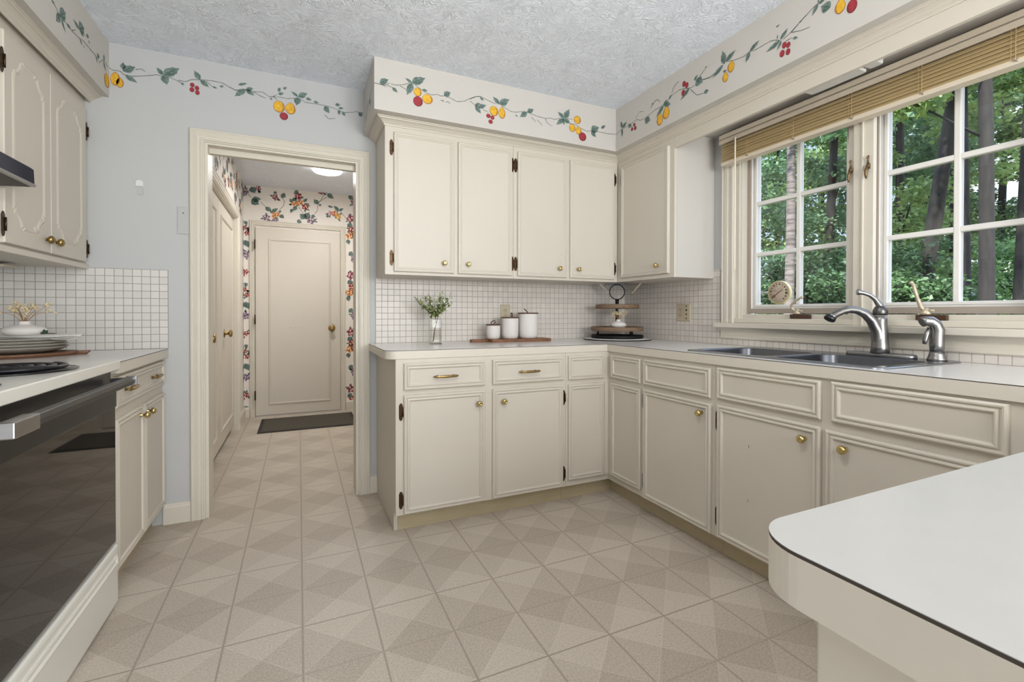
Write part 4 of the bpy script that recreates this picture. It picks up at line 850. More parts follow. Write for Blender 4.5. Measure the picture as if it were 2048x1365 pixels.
# sashes with glazing bars
def sash(y0, y1, hinge_low):
    s = bpy.data.objects.new('sash', None); COL.objects.link(s); s.parent = W; s['kind'] = 'structure'
    x0, x1 = 2.384, 2.424; z0, z1 = 1.100, 2.085; b = .050
    g = G(FR((x1, y1, z0), (0,-1,0), (0,0,1), (-1,0,0)))
    g.frame(y1-y0, z1-z0, [(0,0),(0,.040),(.018,.040),(.019,.032),(.036,.032),(.037,.036),(.048,.036),(.050,.026),(.050,0)])
    wp('stile_frame', g, VINYL, s)
    cy = .5*(y0+y1)-(.004 if y0 > 1 else 0)
    for n_, bx in (('glazing_bar', (x0+.004, x1-.006, cy-.0115, cy+.0115, z0+.045, z1-.045)),):
        g = G(); g.box(*bx); wp(n_, g, VINYL, s, bevel=.004)
    for z in (1.4365, 1.7265):
        g = G(); g.box(x0+.005, x1-.007, y0+.045, y1-.045, z-.0115, z+.0115); wp('glazing_bar', g, VINYL, s, bevel=.004)
    g = G(); g.box(2.400, 2.4035, y0+.046, y1-.046, z0+.046, z1-.046); wp('pane', g, PANE, s)
    g = G(); t = .019
    g.box(2.372, 2.3838, y1-t, y1, z0, z1); g.box(2.372, 2.3838, y0, y0+t, z0, z1); g.box(2.372, 2.3838, y0+t, y1-t, z0, z0+t+.008)  # taupe side weatherstrips and a taller taupe strip along the bottom
    wp('sash_strip', g, TAUPE, s)
sash(1.3245, 1.9035, 0); sash(.6685, 1.2505, 1)
# stool and apron
g = G(); g.box(2.258, XR+.0, .50, 2.046, 1.017, 1.0455); wp('stool', g, TRIMW, bevel=.004, seg=3)
g = G(); g.loops([[(XR-o, y, z) for o, z in ((0,.950),(.012,.950),(.016,.955),(.016,.970),(.013,.974),(.013,.996),(.018,1.004),(.022,1.0165),(0,1.0165))] for y in (.53, 2.028)]); wp('apron', g, TRIMW)
# crank operators on little wooden blocks
def crank(y, folded):
    s = bpy.data.objects.new('crank_operator', None); COL.objects.link(s); s.parent = W; s['kind'] = 'structure'
    g = G(); g.box(2.318, 2.3355, y-.052, y+.052, 1.0725, 1.0955)
    wp('crank_block', g, WOODC, s, bevel=.003)
    g = G(); yy = y+.016 if folded else y+.02
    g.lathe([(.001,0),(.019,0),(.019,.008),(.013,.016),(.010,.026),(.001,.029)], (2.324, yy, 1.0955), 18, sx=.8)
    g.tube([(2.324, yy-.006, 1.110), (2.322, yy-.03, 1.112)], [.006,.005], 10)
    wp('crank_hub', g, CRANK, s)
    g = G()
    if folded: pts = [(2.322, yy+.004, 1.112), (2.316, yy+.024, 1.124), (2.314, yy+.022, 1.145), (2.314, yy+.0, 1.165), (2.314, yy-.022, 1.178), (2.314, yy-.032, 1.181)]; rr = [.0065,.0075,.0065,.005,.005,.007]
    else: pts = [(2.322, yy+.002, 1.112), (2.318, yy+.012, 1.125), (2.316, yy+.024, 1.165), (2.315, yy+.034, 1.205), (2.315, yy+.036, 1.216), (2.313, yy+.043, 1.228)]; rr = [.0085,.0085,.0065,.0065,.007,.0065]
    g.tube(pts, rr, 12); e = Vector(pts[-1]); g.ball(tuple(e), .0075, 10)
    wp('crank_arm', g, CRANK, s)
crank(1.554, True); crank(1.011, False)
# sash locks
for y, sx in ((1.305, 1), (1.233, -1)):
    s = bpy.data.objects.new('sash_lock', None); COL.objects.link(s); s.parent = W; s['kind'] = 'structure'
    x = XR-.013
    g = G(); g.box(x-.004, x-.0005, y-.008, y+.008, 1.742, 1.768); g.lathe([(.001,0),(.010,0),(.009,.008),(.001,.010)], (x-.004, y, 1.752), 12); wp('lock_plate', g, LATCH, s, bevel=.001)
    g = G(); g.tube([(x-.006, y, 1.768), (x-.006, y-.002, 1.788), (x-.009, y-.004, 1.800), (x-.014, y-.003, 1.797), (x-.014, y, 1.786)], [.004,.003,.003,.003,.002], 8)
    g.tube([(x-.008, y, 1.755), (x-.014, y+.002, 1.735), (x-.014, y+.004, 1.715), (x-.012, y+.003, 1.700)], [.006,.0075,.0055,.003], 10); wp('lock_lever', g, LATCH, s)

# ------------------------------------------------------------------ blind drawn up
c = thing('window_blind', 'tan slatted blind with cream rails drawn up above the window', 'blind', (2.262, 1.28, 2.14))
BY0, BY1 = .560, 1.975
g = G(); g.box(2.250, 2.292, BY0, BY1, 2.090, 2.128); obj('headrail', g, RAIL, c)
g = G()
for z in (2.1100, 2.0810):
    g.loops([[(2.2385, y, z), (2.233, y, z+.001), (2.2325, y, z+.022), (2.2385, y, z+.0235)] for y in (BY0-.008, BY1+.008)])
obj('valance', g, RAIL, c)
for k in range(7):
    z = 2.077-k*.0147
    x0 = 2.2395+.0012*math.sin(k*2.1); g = G()
    g.loops([[(x0-.001, y, z-.0150), (x0+.0080, y, z-.0003), (x0+.048, y, z+.0010), (x0+.048, y, z+.0025), (x0+.0065, y, z+.0015), (x0-.0030, y, z-.0132)] for y in (BY0+.004, BY1-.003-.002*(k % 2))])
    obj('slat', g, SLAT, c)
g = G(); g.prism([(2.238, BY0), (2.292, BY0), (2.292, BY1), (2.238, BY1)], 1.956, 1.976); obj('bottom_rail', g, RAIL, c, bevel=.003)
for y in (1.800, 1.537, 1.268, 1.010, .745):
    g = G(); g.tube([(2.2375, y, 2.094), (2.2372, y, 2.03), (2.2372, y, 1.970)], .0011, 6); g.tube([(2.2375, y+.012, 2.094), (2.2372, y+.0115, 1.975)], .0008, 6); obj('ladder_cord', g, CORD, c)
    g = G(); r_ = random.Random(y)
    p = [(2.2355, y+.012*math.sin(q*2.4)*r_.uniform(.5, 1), 1.972+.004*math.cos(q*1.7)-.003*(q % 3)) for q in range(9)]
    g.tube(p, .0011, 5); obj('cord_tangle', g, RAIL, c)
g = G(); g.tube([(2.229, 1.868, 2.092), (2.228, 1.868, 2.086), (2.228, 1.868, 1.345), (2.228, 1.868, 1.337)], [.002,.0045,.0045,.003], 8); obj('tilt_wand', g, WAND, c)

# low fluorescent fixture tucked under the soffit above the blind
c = thing('ceiling_strip_light', 'slim white light fixture under the soffit behind the header board', 'light fixture', (2.12, 1.29, ZS))
g = G(); g.prism(rrect(2.080, 2.216, 1.192, 1.43, .012, 4), 2.1340, ZS-.0005); obj('lens_cover', g, CHALK, c, bevel=.004)
g = G(); g.prism(rrect(2.080, 2.216, 1.130, 1.182, .010, 4), 2.1400, ZS-.0005); obj('end_cover', g, CHALK, c, bevel=.004)

# round thermometer stuck outside on the pane
c = thing('window_thermometer', 'round cream dial thermometer stuck on the window pane', 'thermometer', (2.43, 1.727, 1.213))
tc_ = (2.4150, 1.735, 1.216)
T = FR(tc_, (0,-1,0), (0,0,1), (-1,0,0))
g = G(T); g.lathe([(.001,-.020),(.062,-.020),(.0645,-.012),(.0645,.004),(.0615,.006),(.060,.003)], n=40, sx=1, sy=1); obj('case', g, DIALR, c)
g = G(T); g.lathe([(.001,.0026),(.0605,.0026),(.0605,.0032),(.001,.0034)], n=40); obj('dial_face', g, DIALF, c)
g = G(T)
for k in range(13):
    a = math.radians(215-k*22); r0 = .046; sz = .0035 if k % 2 else .005
    m_ = 1 if k in (9, 10, 11) else 0
    g.prism(circ(r0*math.cos(a), r0*math.sin(a), sz*(1.5 if m_ else 1), 8), .0035, .0039, m_)
for k in range(40):
    a = math.radians(225-k*6.2); g.prism([(r1*math.cos(a+d), r1*math.sin(a+d)) for r1, d in ((.052,-.012),(.056,-.012),(.056,.012),(.052,.012))], .0035, .0038, 0)
rd = random.Random(5)
for k in range(34):
    a = rd.uniform(.3, 2.9); q = rd.uniform(.012, .038); g.prism(circ(q*math.cos(a), q*math.sin(a), rd.uniform(.0008,.0018), 6), .0035, .0038, k % 2)
obj('dial_marks', g, [DIALK, DIALG], c)
g = G(T); a = math.radians(38); d = Vector((math.cos(a), math.sin(a))); q = Vector((-d.y, d.x))
g.prism([tuple(d*.036), tuple(q*.0025), tuple(-d*.034+q*.002), tuple(-d*.036), tuple(-d*.034-q*.002), tuple(-q*.0025)], .0042, .0050); g.prism(circ(-.026, -.020, .008, 14), .0042, .0047); obj('needle', g, DIALN, c)
g = G(T); g.tube([(-.060,.001,-.006),(-.078,.002,-.004),(-.090,.003,0)], [.010,.007,.005], 10); g.lathe([(.004,0),(.006,.004),(.010,.0095)], (-.094,.003,0), 14); obj('suction_mount', g, SUCK, c)

# outside wall and ground
g = G(); g.box(WX+.001, WX+.02, YREAR, wy0, -.4, H+.2); g.box(WX+.001, WX+.02, wy1, YH, -.4, H+.2); g.box(WX+.001, WX+.02, wy0, wy1, -.4, wz0-.005); g.box(WX+.001, WX+.02, wy0, wy1, wz1, H+.2); struct('wall_exterior', g, SIDING)

# ------------------------------------------------------------------ wall plates
def outlet(label, T, w, h, duplex, extra):
    c = thing('outlet_plate', label, 'outlet', tuple(T(0,0,0)))
    g = G(T); g.rings(w, h, [(0,0),(0,.003),(.002,.005),(.004,.0058)], 0, -w/2, -h/2); obj('cover_plate', g, ALMOND, c)
    for u in duplex:
        for v in (.0195, -.0195):
            g = G(T); L = [(u+.0165*math.cos(a), v+.0140*max(-.82, min(.82, math.sin(a)))) for a in [2*PI*k/24 for k in range(24)]]
            g.prism(L, .0055, .0082); rc = obj('receptacle', g, ALMOND, c)
            g = G(T); g.box(u-.008, u-.0052, v-.001, v+.008, .0078, .0086); g.box(u+.0052, u+.008, v-.001, v+.007, .0078, .0086); g.prism(circ(u, v-.007, .0028, 10), .0078, .0086); obj('slots', g, ALMD, rc)
        g = G(T); g.prism(circ(u, 0, .003, 10), .0055, .0072); obj('screw', g, BRASSD, c)
    for u in extra:
        for v, r_ in ((.040, .0045), (.016, .0062), (-.012, .0050), (-.040, .0045)):
            g = G(T); g.prism(circ(u, v, r_, 12), .0055, .0078); obj('jack', g, ALMD, c)
outlet('almond outlet plate on the tile behind the canisters', FR((1.291, YB-.0062, 1.100), (1,0,0), (0,0,1), (0,-1,0)), .072, .116, (0,), ())
outlet('wide almond outlet and jack plate on the tile near the window', FR((XR-.0062, 2.329, 1.106), (0,-1,0), (0,0,1), (-1,0,0)), .115, .116, (-.023,), (.026,))
c = thing('blank_plate', 'painted-over blank wall plate against the doorway casing', 'wall plate', (-.55, YB, 1.58))
g = G(FR((-.5765, YB-.0005, 1.512), (1,0,0), (0,0,1), (0,-1,0))); g.rings(.0545, .142, [(0,0),(0,.003),(.002,.0045)]); obj('cover', g, PATCH, c)
g = G(FR((-.549, YB-.005, 1.622), (1,0,0), (0,0,1), (0,-1,0))); g.lathe([(.001,0),(.0032,0),(.0028,.0012),(.001,.0012)], n=10); obj('screw_hole', g, ALMD, c, label='dark screw hole')
c = thing('adhesive_hook', 'small white adhesive hook left on the blue-grey wall', 'hook', (-.735, YB, 1.75))
g = G(FR((-.735, YB-.0005, 1.756), (1,0,0), (0,0,1), (0,-1,0)))
L = [(-.017,-.016),(.017,-.016)]+[(.017*math.cos(a), .003+.017*math.sin(a)) for a in [PI*k/12 for k in range(13)]]
g.loops([[(x, y, 0) for x, y in L], [(x, y, .004) for x, y in L], [(x*.85, y*.85, .007) for x, y in L]]); obj('hook_cap', g, CHALK, c)
g = G(FR((-.733, YB-.0005, 1.718), (1,0,0), (0,0,1), (0,-1,0))); g.box(-.0135,.0135,-.0175,.0150,0,.0025); obj('adhesive_pad', g, PATCH, c, label='square grey adhesive pad')

# hall: mat, globe light
c = thing('door_mat', 'charcoal ribbed mat with black border lying before the hall door', 'mat', (.09, 5.1, 0))
g = G(); g.box(-.348, .530, 4.800, 5.420, 0.0003, .006); obj('border', g, RUGE, c, bevel=.002)
g = G(); g.box(-.318, .500, 4.830, 5.390, .006, .009); obj('pile', g, RUGM, c)
c = thing('ceiling_light', 'round frosted ceiling light glowing in the hall', 'light', (.243, 4.63, H))
g = G(); g.lathe([(.001,0),(.075,0),(.078,-.010),(.001,-.010)], (.243, 4.63, H-.0005), 28); obj('base', g, CHALK, c)
g = G(); g.lathe([(.068,-.010),(.118,-.018),(.130,-.030),(.120,-.044),(.080,-.056),(.001,-.060)], (.243, 4.63, H), 28); obj('globe', g, GLOBE, c)

# ------------------------------------------------------------------ bouquet in a glass vase
vx, vy = .748, 2.745
c = thing('glass_vase', 'tall square clear glass vase holding a white bouquet', 'vase', (vx, vy, ZC))
g = G(); a = .031
for s in (1,):
    g.loops([[(vx+x, vy+y, z) for x, y in rrect(-q, q, -q, q, .004, 2)] for q, z in ((a, ZC+.010),(a, ZC+.146),(a-.003, ZC+.146),(a-.003, ZC+.012))], cap0=False, cap1=True)
obj('vase_wall', g, VASEG, c)
g = G(); g.prism([(vx+x, vy+y) for x, y in rrect(-a, a, -a, a, .004, 2)], ZC+.0003, ZC+.0085); obj('vase_base', g, VASEB, c)
rb = random.Random(11)
c = thing('flower_bouquet', 'loose bouquet of white blossoms and green leaves standing in the glass vase', 'bouquet', (vx, vy, ZC+.012))
g = G(); g.tube([(vx-.018, vy-.01, ZC+.014), (vx-.006, vy, ZC+.08), (vx+.004, vy, ZC+.12), (vx-.002, vy, ZC+.19), (vx-.004, vy, ZC+.235)], [.0026,.0024,.0022,.0018,.0012], 8)
g.tube([(vx+.004, vy, ZC+.118), (vx+.012, vy+.004, ZC+.14), (vx+.016, vy, ZC+.19), (vx+.03, vy, ZC+.22)], [.002,.002,.0016,.001], 8)
tips = []
for k in range(24):
    a = 2*PI*k/24+rb.uniform(-.2,.2); rad = rb.uniform(.04,.130); zz = ZC+rb.uniform(.19,.30)-.25*max(0, rad-.07)
    e = (vx+rad*math.cos(a), vy+rad*.7*math.sin(a), zz); tips.append(e)
    g.tube([(vx, vy, ZC+.16), (vx+.45*rad*math.cos(a), vy+.3*rad*math.sin(a), ZC+.205), e], [.0015,.0012,.0008], 6)
obj('stems', g, STEMB, c)
def leaf(g, p, d, ln, w, up=Vector((0,0,1)), m=0):
    d = d.normalized(); s = d.cross(up)
    if s.length < .05: s = d.cross(Vector((1,0,0)))
    s.normalize(); n = s.cross(d)
    a = [p, p+d*ln*.35+s*w*.5+n*w*.15, p+d*ln*.75+s*w*.32+n*w*.08, p+d*ln, p+d*ln*.75-s*w*.32+n*w*.08, p+d*ln*.35-s*w*.5+n*w*.15]
    mid = p+d*ln*.5-n*w*.05
    g.poly([tuple(a[0]), tuple(a[1]), tuple(a[2]), tuple(a[3]), tuple(mid)], m); g.poly([tuple(a[0]), tuple(mid), tuple(a[3]), tuple(a[4]), tuple(a[5])], m)
rv = lambda r, z=1.: Vector((r.uniform(-1,1), r.uniform(-1,1), r.uniform(-1,1)*z))
g = G()
for e in tips:
    for k in range(22):
        t = rb.uniform(.35, 1.02); p = Vector((vx, vy, ZC+.17)).lerp(Vector(e), t)+rv(rb)*.008
        leaf(g, p, (Vector(e)-Vector((vx, vy, ZC+.15))).normalized()*.8+rv(rb)*.9, rb.uniform(.014,.030), rb.uniform(.007,.013))
for k in range(44):
    p = Vector((vx-.012+rb.uniform(-.02,.03), vy+rb.uniform(-.02,.02), ZC+rb.uniform(.165,.20))); leaf(g, p, rv(rb)+Vector((0,0,-.1)), rb.uniform(.015,.028), .011)
obj('foliage', g, BOUQL, c, norm=False)
g = G()
for k in range(80):
    p = Vector((vx+.012+rb.gauss(0,.040), vy-.016+rb.gauss(0,.026), ZC+.235+rb.gauss(0,.032)))
    for q in range(5):
        a = 2*PI*q/5+rb.random(); leaf(g, p, Vector((math.cos(a), math.sin(a)*.6-.5, .4*math.sin(a)+.3)), rb.uniform(.009,.014), .008)
obj('blossoms', g, BOUQW, c, norm=False)

# ------------------------------------------------------------------ canisters on a board
c = thing('cutting_board', 'acacia board with handle under the three canisters', 'board', (1.29, 2.80, ZC))
L = rrect(1.107, 1.540, 2.725, 2.868, [.012,.02,.02,.012], 4)
L2 = [(1.107, 2.785), (1.08, 2.777), (1.02, 2.776), (.992, 2.782), (.983, 2.797), (.992, 2.812), (1.02, 2.818), (1.08, 2.817), (1.107, 2.809)]
k = max(range(len(L)), key=lambda i: -L[i][0]*10+L[i][1])
# walk: start at lower-left corner, go round, then close along the handle on the left edge
i0 = min(range(len(L)), key=lambda i: (round(L[i][0], 4), L[i][1])); LL = L[i0:]+L[:i0]
g = G(); g.prism(LL+L2[::-1], ZC+.0004, ZC+.0185); obj('board', g, BOARDW, c, bevel=.002)
def canister(lab, x, y, r, h, loop):
    z0 = ZC+.0187; c = thing('canister', lab, 'canister', (x, y, z0), None)
    g = G(); g.lathe([(.001,0),(r*.78,0),(r*.90,.006),(r*.97,.020),(r,.045),(r,h-.004),(r*.99,h),(r*.93,h),(.001,h-.001)], (x, y, z0), 32); obj('pot', g, MATTEW, c)
    g = G(); g.lathe([(.001,h-.0005),(r*1.03,h),(r*1.04,h+.003),(r*1.03,h+.0075),(.001,h+.008)], (x, y, z0), 32); ld = obj('lid', g, LIDW, c)
    g = G(); pts = [(x+p, y+q, z0+h+.008+t) for p, q, t in loop]; g.tube(pts, .0032, 6); obj('lid_loop', g, STRAP, ld)
canister('smallest white canister with a dark wood lid', 1.146, 2.80, .0455, .088, [(-.012,0,0),(-.017,0,.009),(-.004,0,.020),(.012,0,.021),(.016,0,.012),(.004,0,.003)])
canister('middle-sized white canister in front of the outlet', 1.264, 2.80, .0565, .134, [(.012,-.010,0),(.012,-.012,.016),(.012,-.004,.027),(.012,.006,.026),(.012,.010,.012),(.012,.008,0)])
canister('tallest white canister with a dark wood lid', 1.398, 2.80, .0665, .163, [(-.002,0,0),(-.012,0,.010),(-.026,.002,.022),(-.030,.002,.024),(-.022,-.002,.018),(-.006,-.002,.003)])

# ------------------------------------------------------------------ tiered tray in the corner
tx, ty = 2.052, 2.700
c = thing('serving_tray', 'thin round grey marble tray under the tiered stand', 'tray', (tx, ty, ZC))
g = G(); g.lathe([(.001,.0004),(.233,.0004),(.236,.003),(.233,.0065)], (tx, ty, ZC), 48, mm=None); obj('tray_underside', g, BLACK, c)
g = G(); g.lathe([(.001,.0066),(.234,.0066),(.234,.010),(.001,.011)], (tx, ty, ZC), 48); obj('tray_top', g, MARBLE, c)
z0 = ZC+.0112
c = thing('tiered_stand', 'two-tier wooden stand with a black ring handle in the worktop corner', 'tiered tray', (tx, ty, z0))
g = G(); g.lathe([(.001,0),(.178,0),(.181,.004),(.181,.018),(.178,.022),(.001,.022)], (tx, ty, z0), 44); obj('base', g, BLACK, c)
zt = z0+.050
for a in (.5, 2.6, 4.71-.6):
    g = G(); px, py = tx+.135*math.cos(a+2.2), ty+.135*math.sin(a+2.2); g.tube([(px, py, z0+.021), (px, py, zt+.001)], .007, 10); obj('foot', g, BLACK, c)
g = G(); g.lathe([(.001,0),(.179,0),(.182,.003),(.182,.026),(.179,.030),(.172,.030),(.170,.026),(.001,.025)], (tx, ty, zt), 44); obj('lower_tier', g, TIERW, c)
zu = ZC+.218
g = G(); g.lathe([(.001,0),(.148,0),(.151,.003),(.151,.027),(.148,.030),(.142,.030),(.140,.026),(.001,.025)], (tx, ty, zu), 44); obj('upper_tier', g, TIERW, c)
g = G(); g.tube([(tx, ty, zt+.024), (tx, ty, zu+.02), (tx, ty, zu+.03), (tx, ty, zu+.068)], [.011,.011,.012,.014], 12); obj('post', g, BLACK, c)
rx, ry = -.75, .66
q = Vector((.909,-.4155,0)); zr = zu+.119
g = G(); g.tube([(tx+q.x*.053*math.cos(a), ty+q.y*.053*math.cos(a), zr+.053*math.sin(a)) for a in [2*PI*k/36 for k in range(36)]], .0036, 8, closed=True); obj('ring_handle', g, BLACK, c)
bx, by, bz = 2.004, 2.622, zt+.0255
def budvase(lab, x, y, z, r, h, flab, n, fl, seed):
    c = thing('bud_vase', lab, 'vase', (x, y, z))
    g = G(); g.lathe([(.001,0),(r*.62,0),(r*.86,h*.09),(r,h*.31),(r*.985,h*.42),(r*.80,h*.60),(r*.42,h*.72),(r*.27,h*.80),(r*.26,h*.95),(r*.29,h),(r*.20,h*.985),(r*.18,h*.8),(.001,h*.78)], (x, y, z), 32); obj('vase_body', g, MATTEW, c)
    d = thing('dried_flowers', flab, 'flowers', (x, y, z+h)); rr = random.Random(seed)
    gs = G(); gf = G()
    for k in range(n):
        a = 2*PI*k/n+rr.uniform(-.3,.3); sp = rr.uniform(.35, 1.)*fl; e = Vector((x+sp*math.cos(a), y+sp*.8*math.sin(a), z+h+fl*rr.uniform(.45,.85)))
        gs.tube([(x, y, z+h*.8), (x+(e.x-x)*.4, y+(e.y-y)*.4, z+h+fl*.3), tuple(e)], [.0012,.0010,.0007], 6)
        for q in range(9):
            p = e+Vector((rr.gauss(0,.006), rr.gauss(0,.006), rr.gauss(0,.006)))*(fl/.07); gf.ball(tuple(p), .0042*fl/.07*rr.uniform(.6,1.3), 6, sc=(1,1,.8))
    obj('stems', gs, STEMT, d); o = obj('seed_heads', gf, DRYF, d); o['kind'] = 'stuff'
    return c
budvase('small squat white bud vase on the lower wooden tier', bx, by, bz, .0545, .057, 'dried cream sprigs in the bud vase on the tiered stand', 11, .066, 3)

# ------------------------------------------------------------------ plates, napkin and bud vase by the stove
px, py = -1.085, 2.655
c = thing('serving_board', 'round brown serving board under the stacked grey plates', 'board', (px, py, ZC))
R = .172; L = [(px+R*math.cos(a), py+R*math.sin(a)) for a in [math.radians(52+q*(360-84)/40) for q in range(41)]]
d = Vector((math.cos(math.radians(10)), math.sin(math.radians(10)))); qn = Vector((-d.y, d.x)); o = Vector((px, py))
L += [tuple(o+d*.185-qn*.055), tuple(o+d*.200-qn*.026), tuple(o+d*.232-qn*.020), tuple(o+d*.236), tuple(o+d*.232+qn*.020), tuple(o+d*.200+qn*.026), tuple(o+d*.185+qn*.055)]
g = G(); g.loops([[(px+(x-px)*.95, py+(y-py)*.95, ZC+.0004) for x, y in L], [(x, y, ZC+.010) for x, y in L], [(x, y, ZC+.0165) for x, y in L]]); obj('board', g, BOARD2, c, bevel=.002)
zp = ZC+.0168
for k, lab in enumerate(('lowest grey plate of the stack, resting on the serving board', 'second grey plate up from the serving board', 'third grey plate up, just below the napkin plate', 'topmost grey plate of the stack, under the napkin')):
    r = .166-.003*k; z = zp+.0118*k
    c = thing('dinner_plate', lab, 'plate', (px, py, z)); g = G(); n = 72; LL = []
    for f, h in ((.01,0),(.60,0),(.74,.0035),(.90,.0125),(.985,.0215),(1.,.0245),(.985,.0255),(.88,.0155),(.72,.0075),(.60,.0045),(.01,.0045)):
        LL.append([(px+r*f*(1+.012*math.cos(12*a)*(f > .8))*math.cos(a), py+r*f*(1+.012*math.cos(12*a)*(f > .8))*math.sin(a), z+h) for a in [2*PI*q/n for q in range(n)]])
    g.loops(LL, 0, True); obj('plate', g, STONEW, c)
zn = zp+.0118*3+.0262
c = thing('cloth_napkin', 'folded white linen napkin lying across the top plate', 'napkin', (px+.09, py, zn))
g = G(); nx, ny = 22, 10; rn = random.Random(4)
for lay in range(3):
    ids = []
    for i in range(nx+1):
        row = []
        for j in range(ny+1):
            u = i/nx; v = j/ny
            x = px-.10+.318*u+.012*lay*u; y = py-.075+.115*v*(1-.25*u)+.02*u-.02*lay*u
            z = zn+.0040*lay+.003+.0045*math.sin(6*u+3*v+lay)*min(1, max(0, u-.3)*3)+.030*max(0, u-.72)*(.4+.6*v)-.050*max(0, u-.40)*max(0, .35-v)
            row.append(g.P((x, y, z)))
        ids.append(row)
    for i in range(nx):
        for j in range(ny): g.F((ids[i][j], ids[i+1][j], ids[i+1][j+1], ids[i][j+1]), 0, True)
o = obj('linen', g, LINEN, c, norm=False); s = o.modifiers.new('cloth_thickness', 'SOLIDIFY'); s.thickness = .0014
vx2, vy2 = -1.062, 2.668
budvase('squat white bud vase standing on the stacked plates', vx2, vy2, zn+.010, .071, .060, 'dried cream flowers in the bud vase on the plates', 13, .085, 8)
c = thing('leaf_sprig', 'small dark green leaf sprig tucked on the napkin by the bud vase', 'leaf', (-.985, 2.655, zn+.011))
g = G(); b0 = Vector((-.987, 2.640, zn+.011))
for dv, ln, w in ((Vector((-.1,.1,1)), .026, .016), (Vector((.35,0,.8)), .024, .014), (Vector((.9,.1,.1)), .040, .014), (Vector((-.5,0,.5)), .018, .012)): leaf(g, b0, dv, ln, w, Vector((.3,-.9,.1)))
obj('leaves', g, LEAFD, c, norm=False); g = G(); g.tube([tuple(b0+Vector((-.03,.0,0))), tuple(b0), tuple(b0+Vector((.035,.004,.0)))], .0014, 6); obj('stem', g, LEAFD, c)

# ------------------------------------------------------------------ woods outside
g = G(); g.box(WX+.02, 70, -45, 55, -.6, -.4); struct('ground', g, GROUND)
def leafcloud(seed, centers, per, size, flat):
    """leaf quads clustered round branch centres -> numpy mesh"""
    rng = np.random.default_rng(seed)
    C = []
    for (cx, cy, cz, r, rz) in centers:
        d = rng.normal(size=(per, 3)); d /= np.linalg.norm(d, axis=1)[:, None]
        rad = rng.random(per)**.45
        C.append(np.array([cx, cy, cz])+d*rad[:, None]*np.array([r, r, rz]))
    P = np.concatenate(C); n = len(P)
    t = rng.normal(size=(n, 3)); t[:, 2] = t[:, 2]*flat-.25; t /= np.linalg.norm(t, axis=1)[:, None]
    b = np.cross(t, rng.normal(size=(n, 3))+np.array([0, 0, 1.5])); b /= np.linalg.norm(b, axis=1)[:, None]
    L = (size*(.6+.8*rng.random(n)))[:, None]; w = L*.33
    L *= .85; w = L*.33
    V = np.stack([P, P+t*L*.45+b*w, P+t*L, P+t*L*.45-b*w], 1).reshape(-1, 3)
    return V
def cloudobj(name, V, m, parent):
    n = len(V)//4; me = bpy.data.meshes.new(name)
    me.vertices.add(len(V)); me.vertices.foreach_set('co', V.astype(np.float32).ravel())
    me.loops.add(len(V)); me.loops.foreach_set('vertex_index', np.arange(len(V), dtype=np.int32))
    me.polygons.add(n); me.polygons.foreach_set('loop_start', np.arange(0, len(V), 4, dtype=np.int32))
    me.materials.append(m); me.update(calc_edges=True)
    o = bpy.data.objects.new(name, me); COL.objects.link(o); o.parent = parent; return o
def tree(name, label, cat, x, y, h, r0, lean, bark, lm, cz0, crown, nb, per, size, seed, wig=.06, branches=10):
    rt = random.Random(seed); c = thing(name, label, cat, (x, y, -.4), 'trees beyond the window')
    g = G(); n = 12; pts = []; rr = []
    for k in range(n+1):
        t = k/n; pts.append((lean[0]*t*h+wig*math.sin(4*t+seed), lean[1]*t*h+wig*math.cos(5*t+seed)-wig*math.cos(seed), h*t)); rr.append(r0*(1.18-.18*min(1, t*8))*(1-.72*t))
    g.tube(pts, rr, 14)
    cent = []
    for k in range(nb):
        t = rt.uniform(cz0, 1.0); p = pts[min(n, int(t*n))]; a = rt.uniform(0, 2*PI); q = crown*rt.uniform(.15, 1)*(1-.35*t)
        e = (p[0]+q*math.cos(a), p[1]+q*math.sin(a), h*t+rt.uniform(-.3, .5)); s = rt.uniform(.45, 1.)*crown*.34
        cent.append((*e, s, s*.45))
        if k < branches: g.tube([p, ((p[0]+e[0])/2, (p[1]+e[1])/2, (p[2]+e[2])/2+.25), e], [r0*.22, r0*.13, r0*.05], 6)
    # geometry above is local to the tree's base
    me = bpy.data.meshes.new('trunk'); me.from_pydata(g.v, [], g.f); me.polygons.foreach_set('use_smooth', g.sm); me.materials.append(bark); me.update()
    o = bpy.data.objects.new('trunk', me); COL.objects.link(o); o.parent = c
    cloudobj('foliage', leafcloud(seed, cent, per, size, .5), lm, c)
    return c
def dirpos(px, d):                       # a bearing through the window -> place on the ground
    a = .4285+math.atan((px-1024)/933.5); return d*math.sin(a), d*math.cos(a)
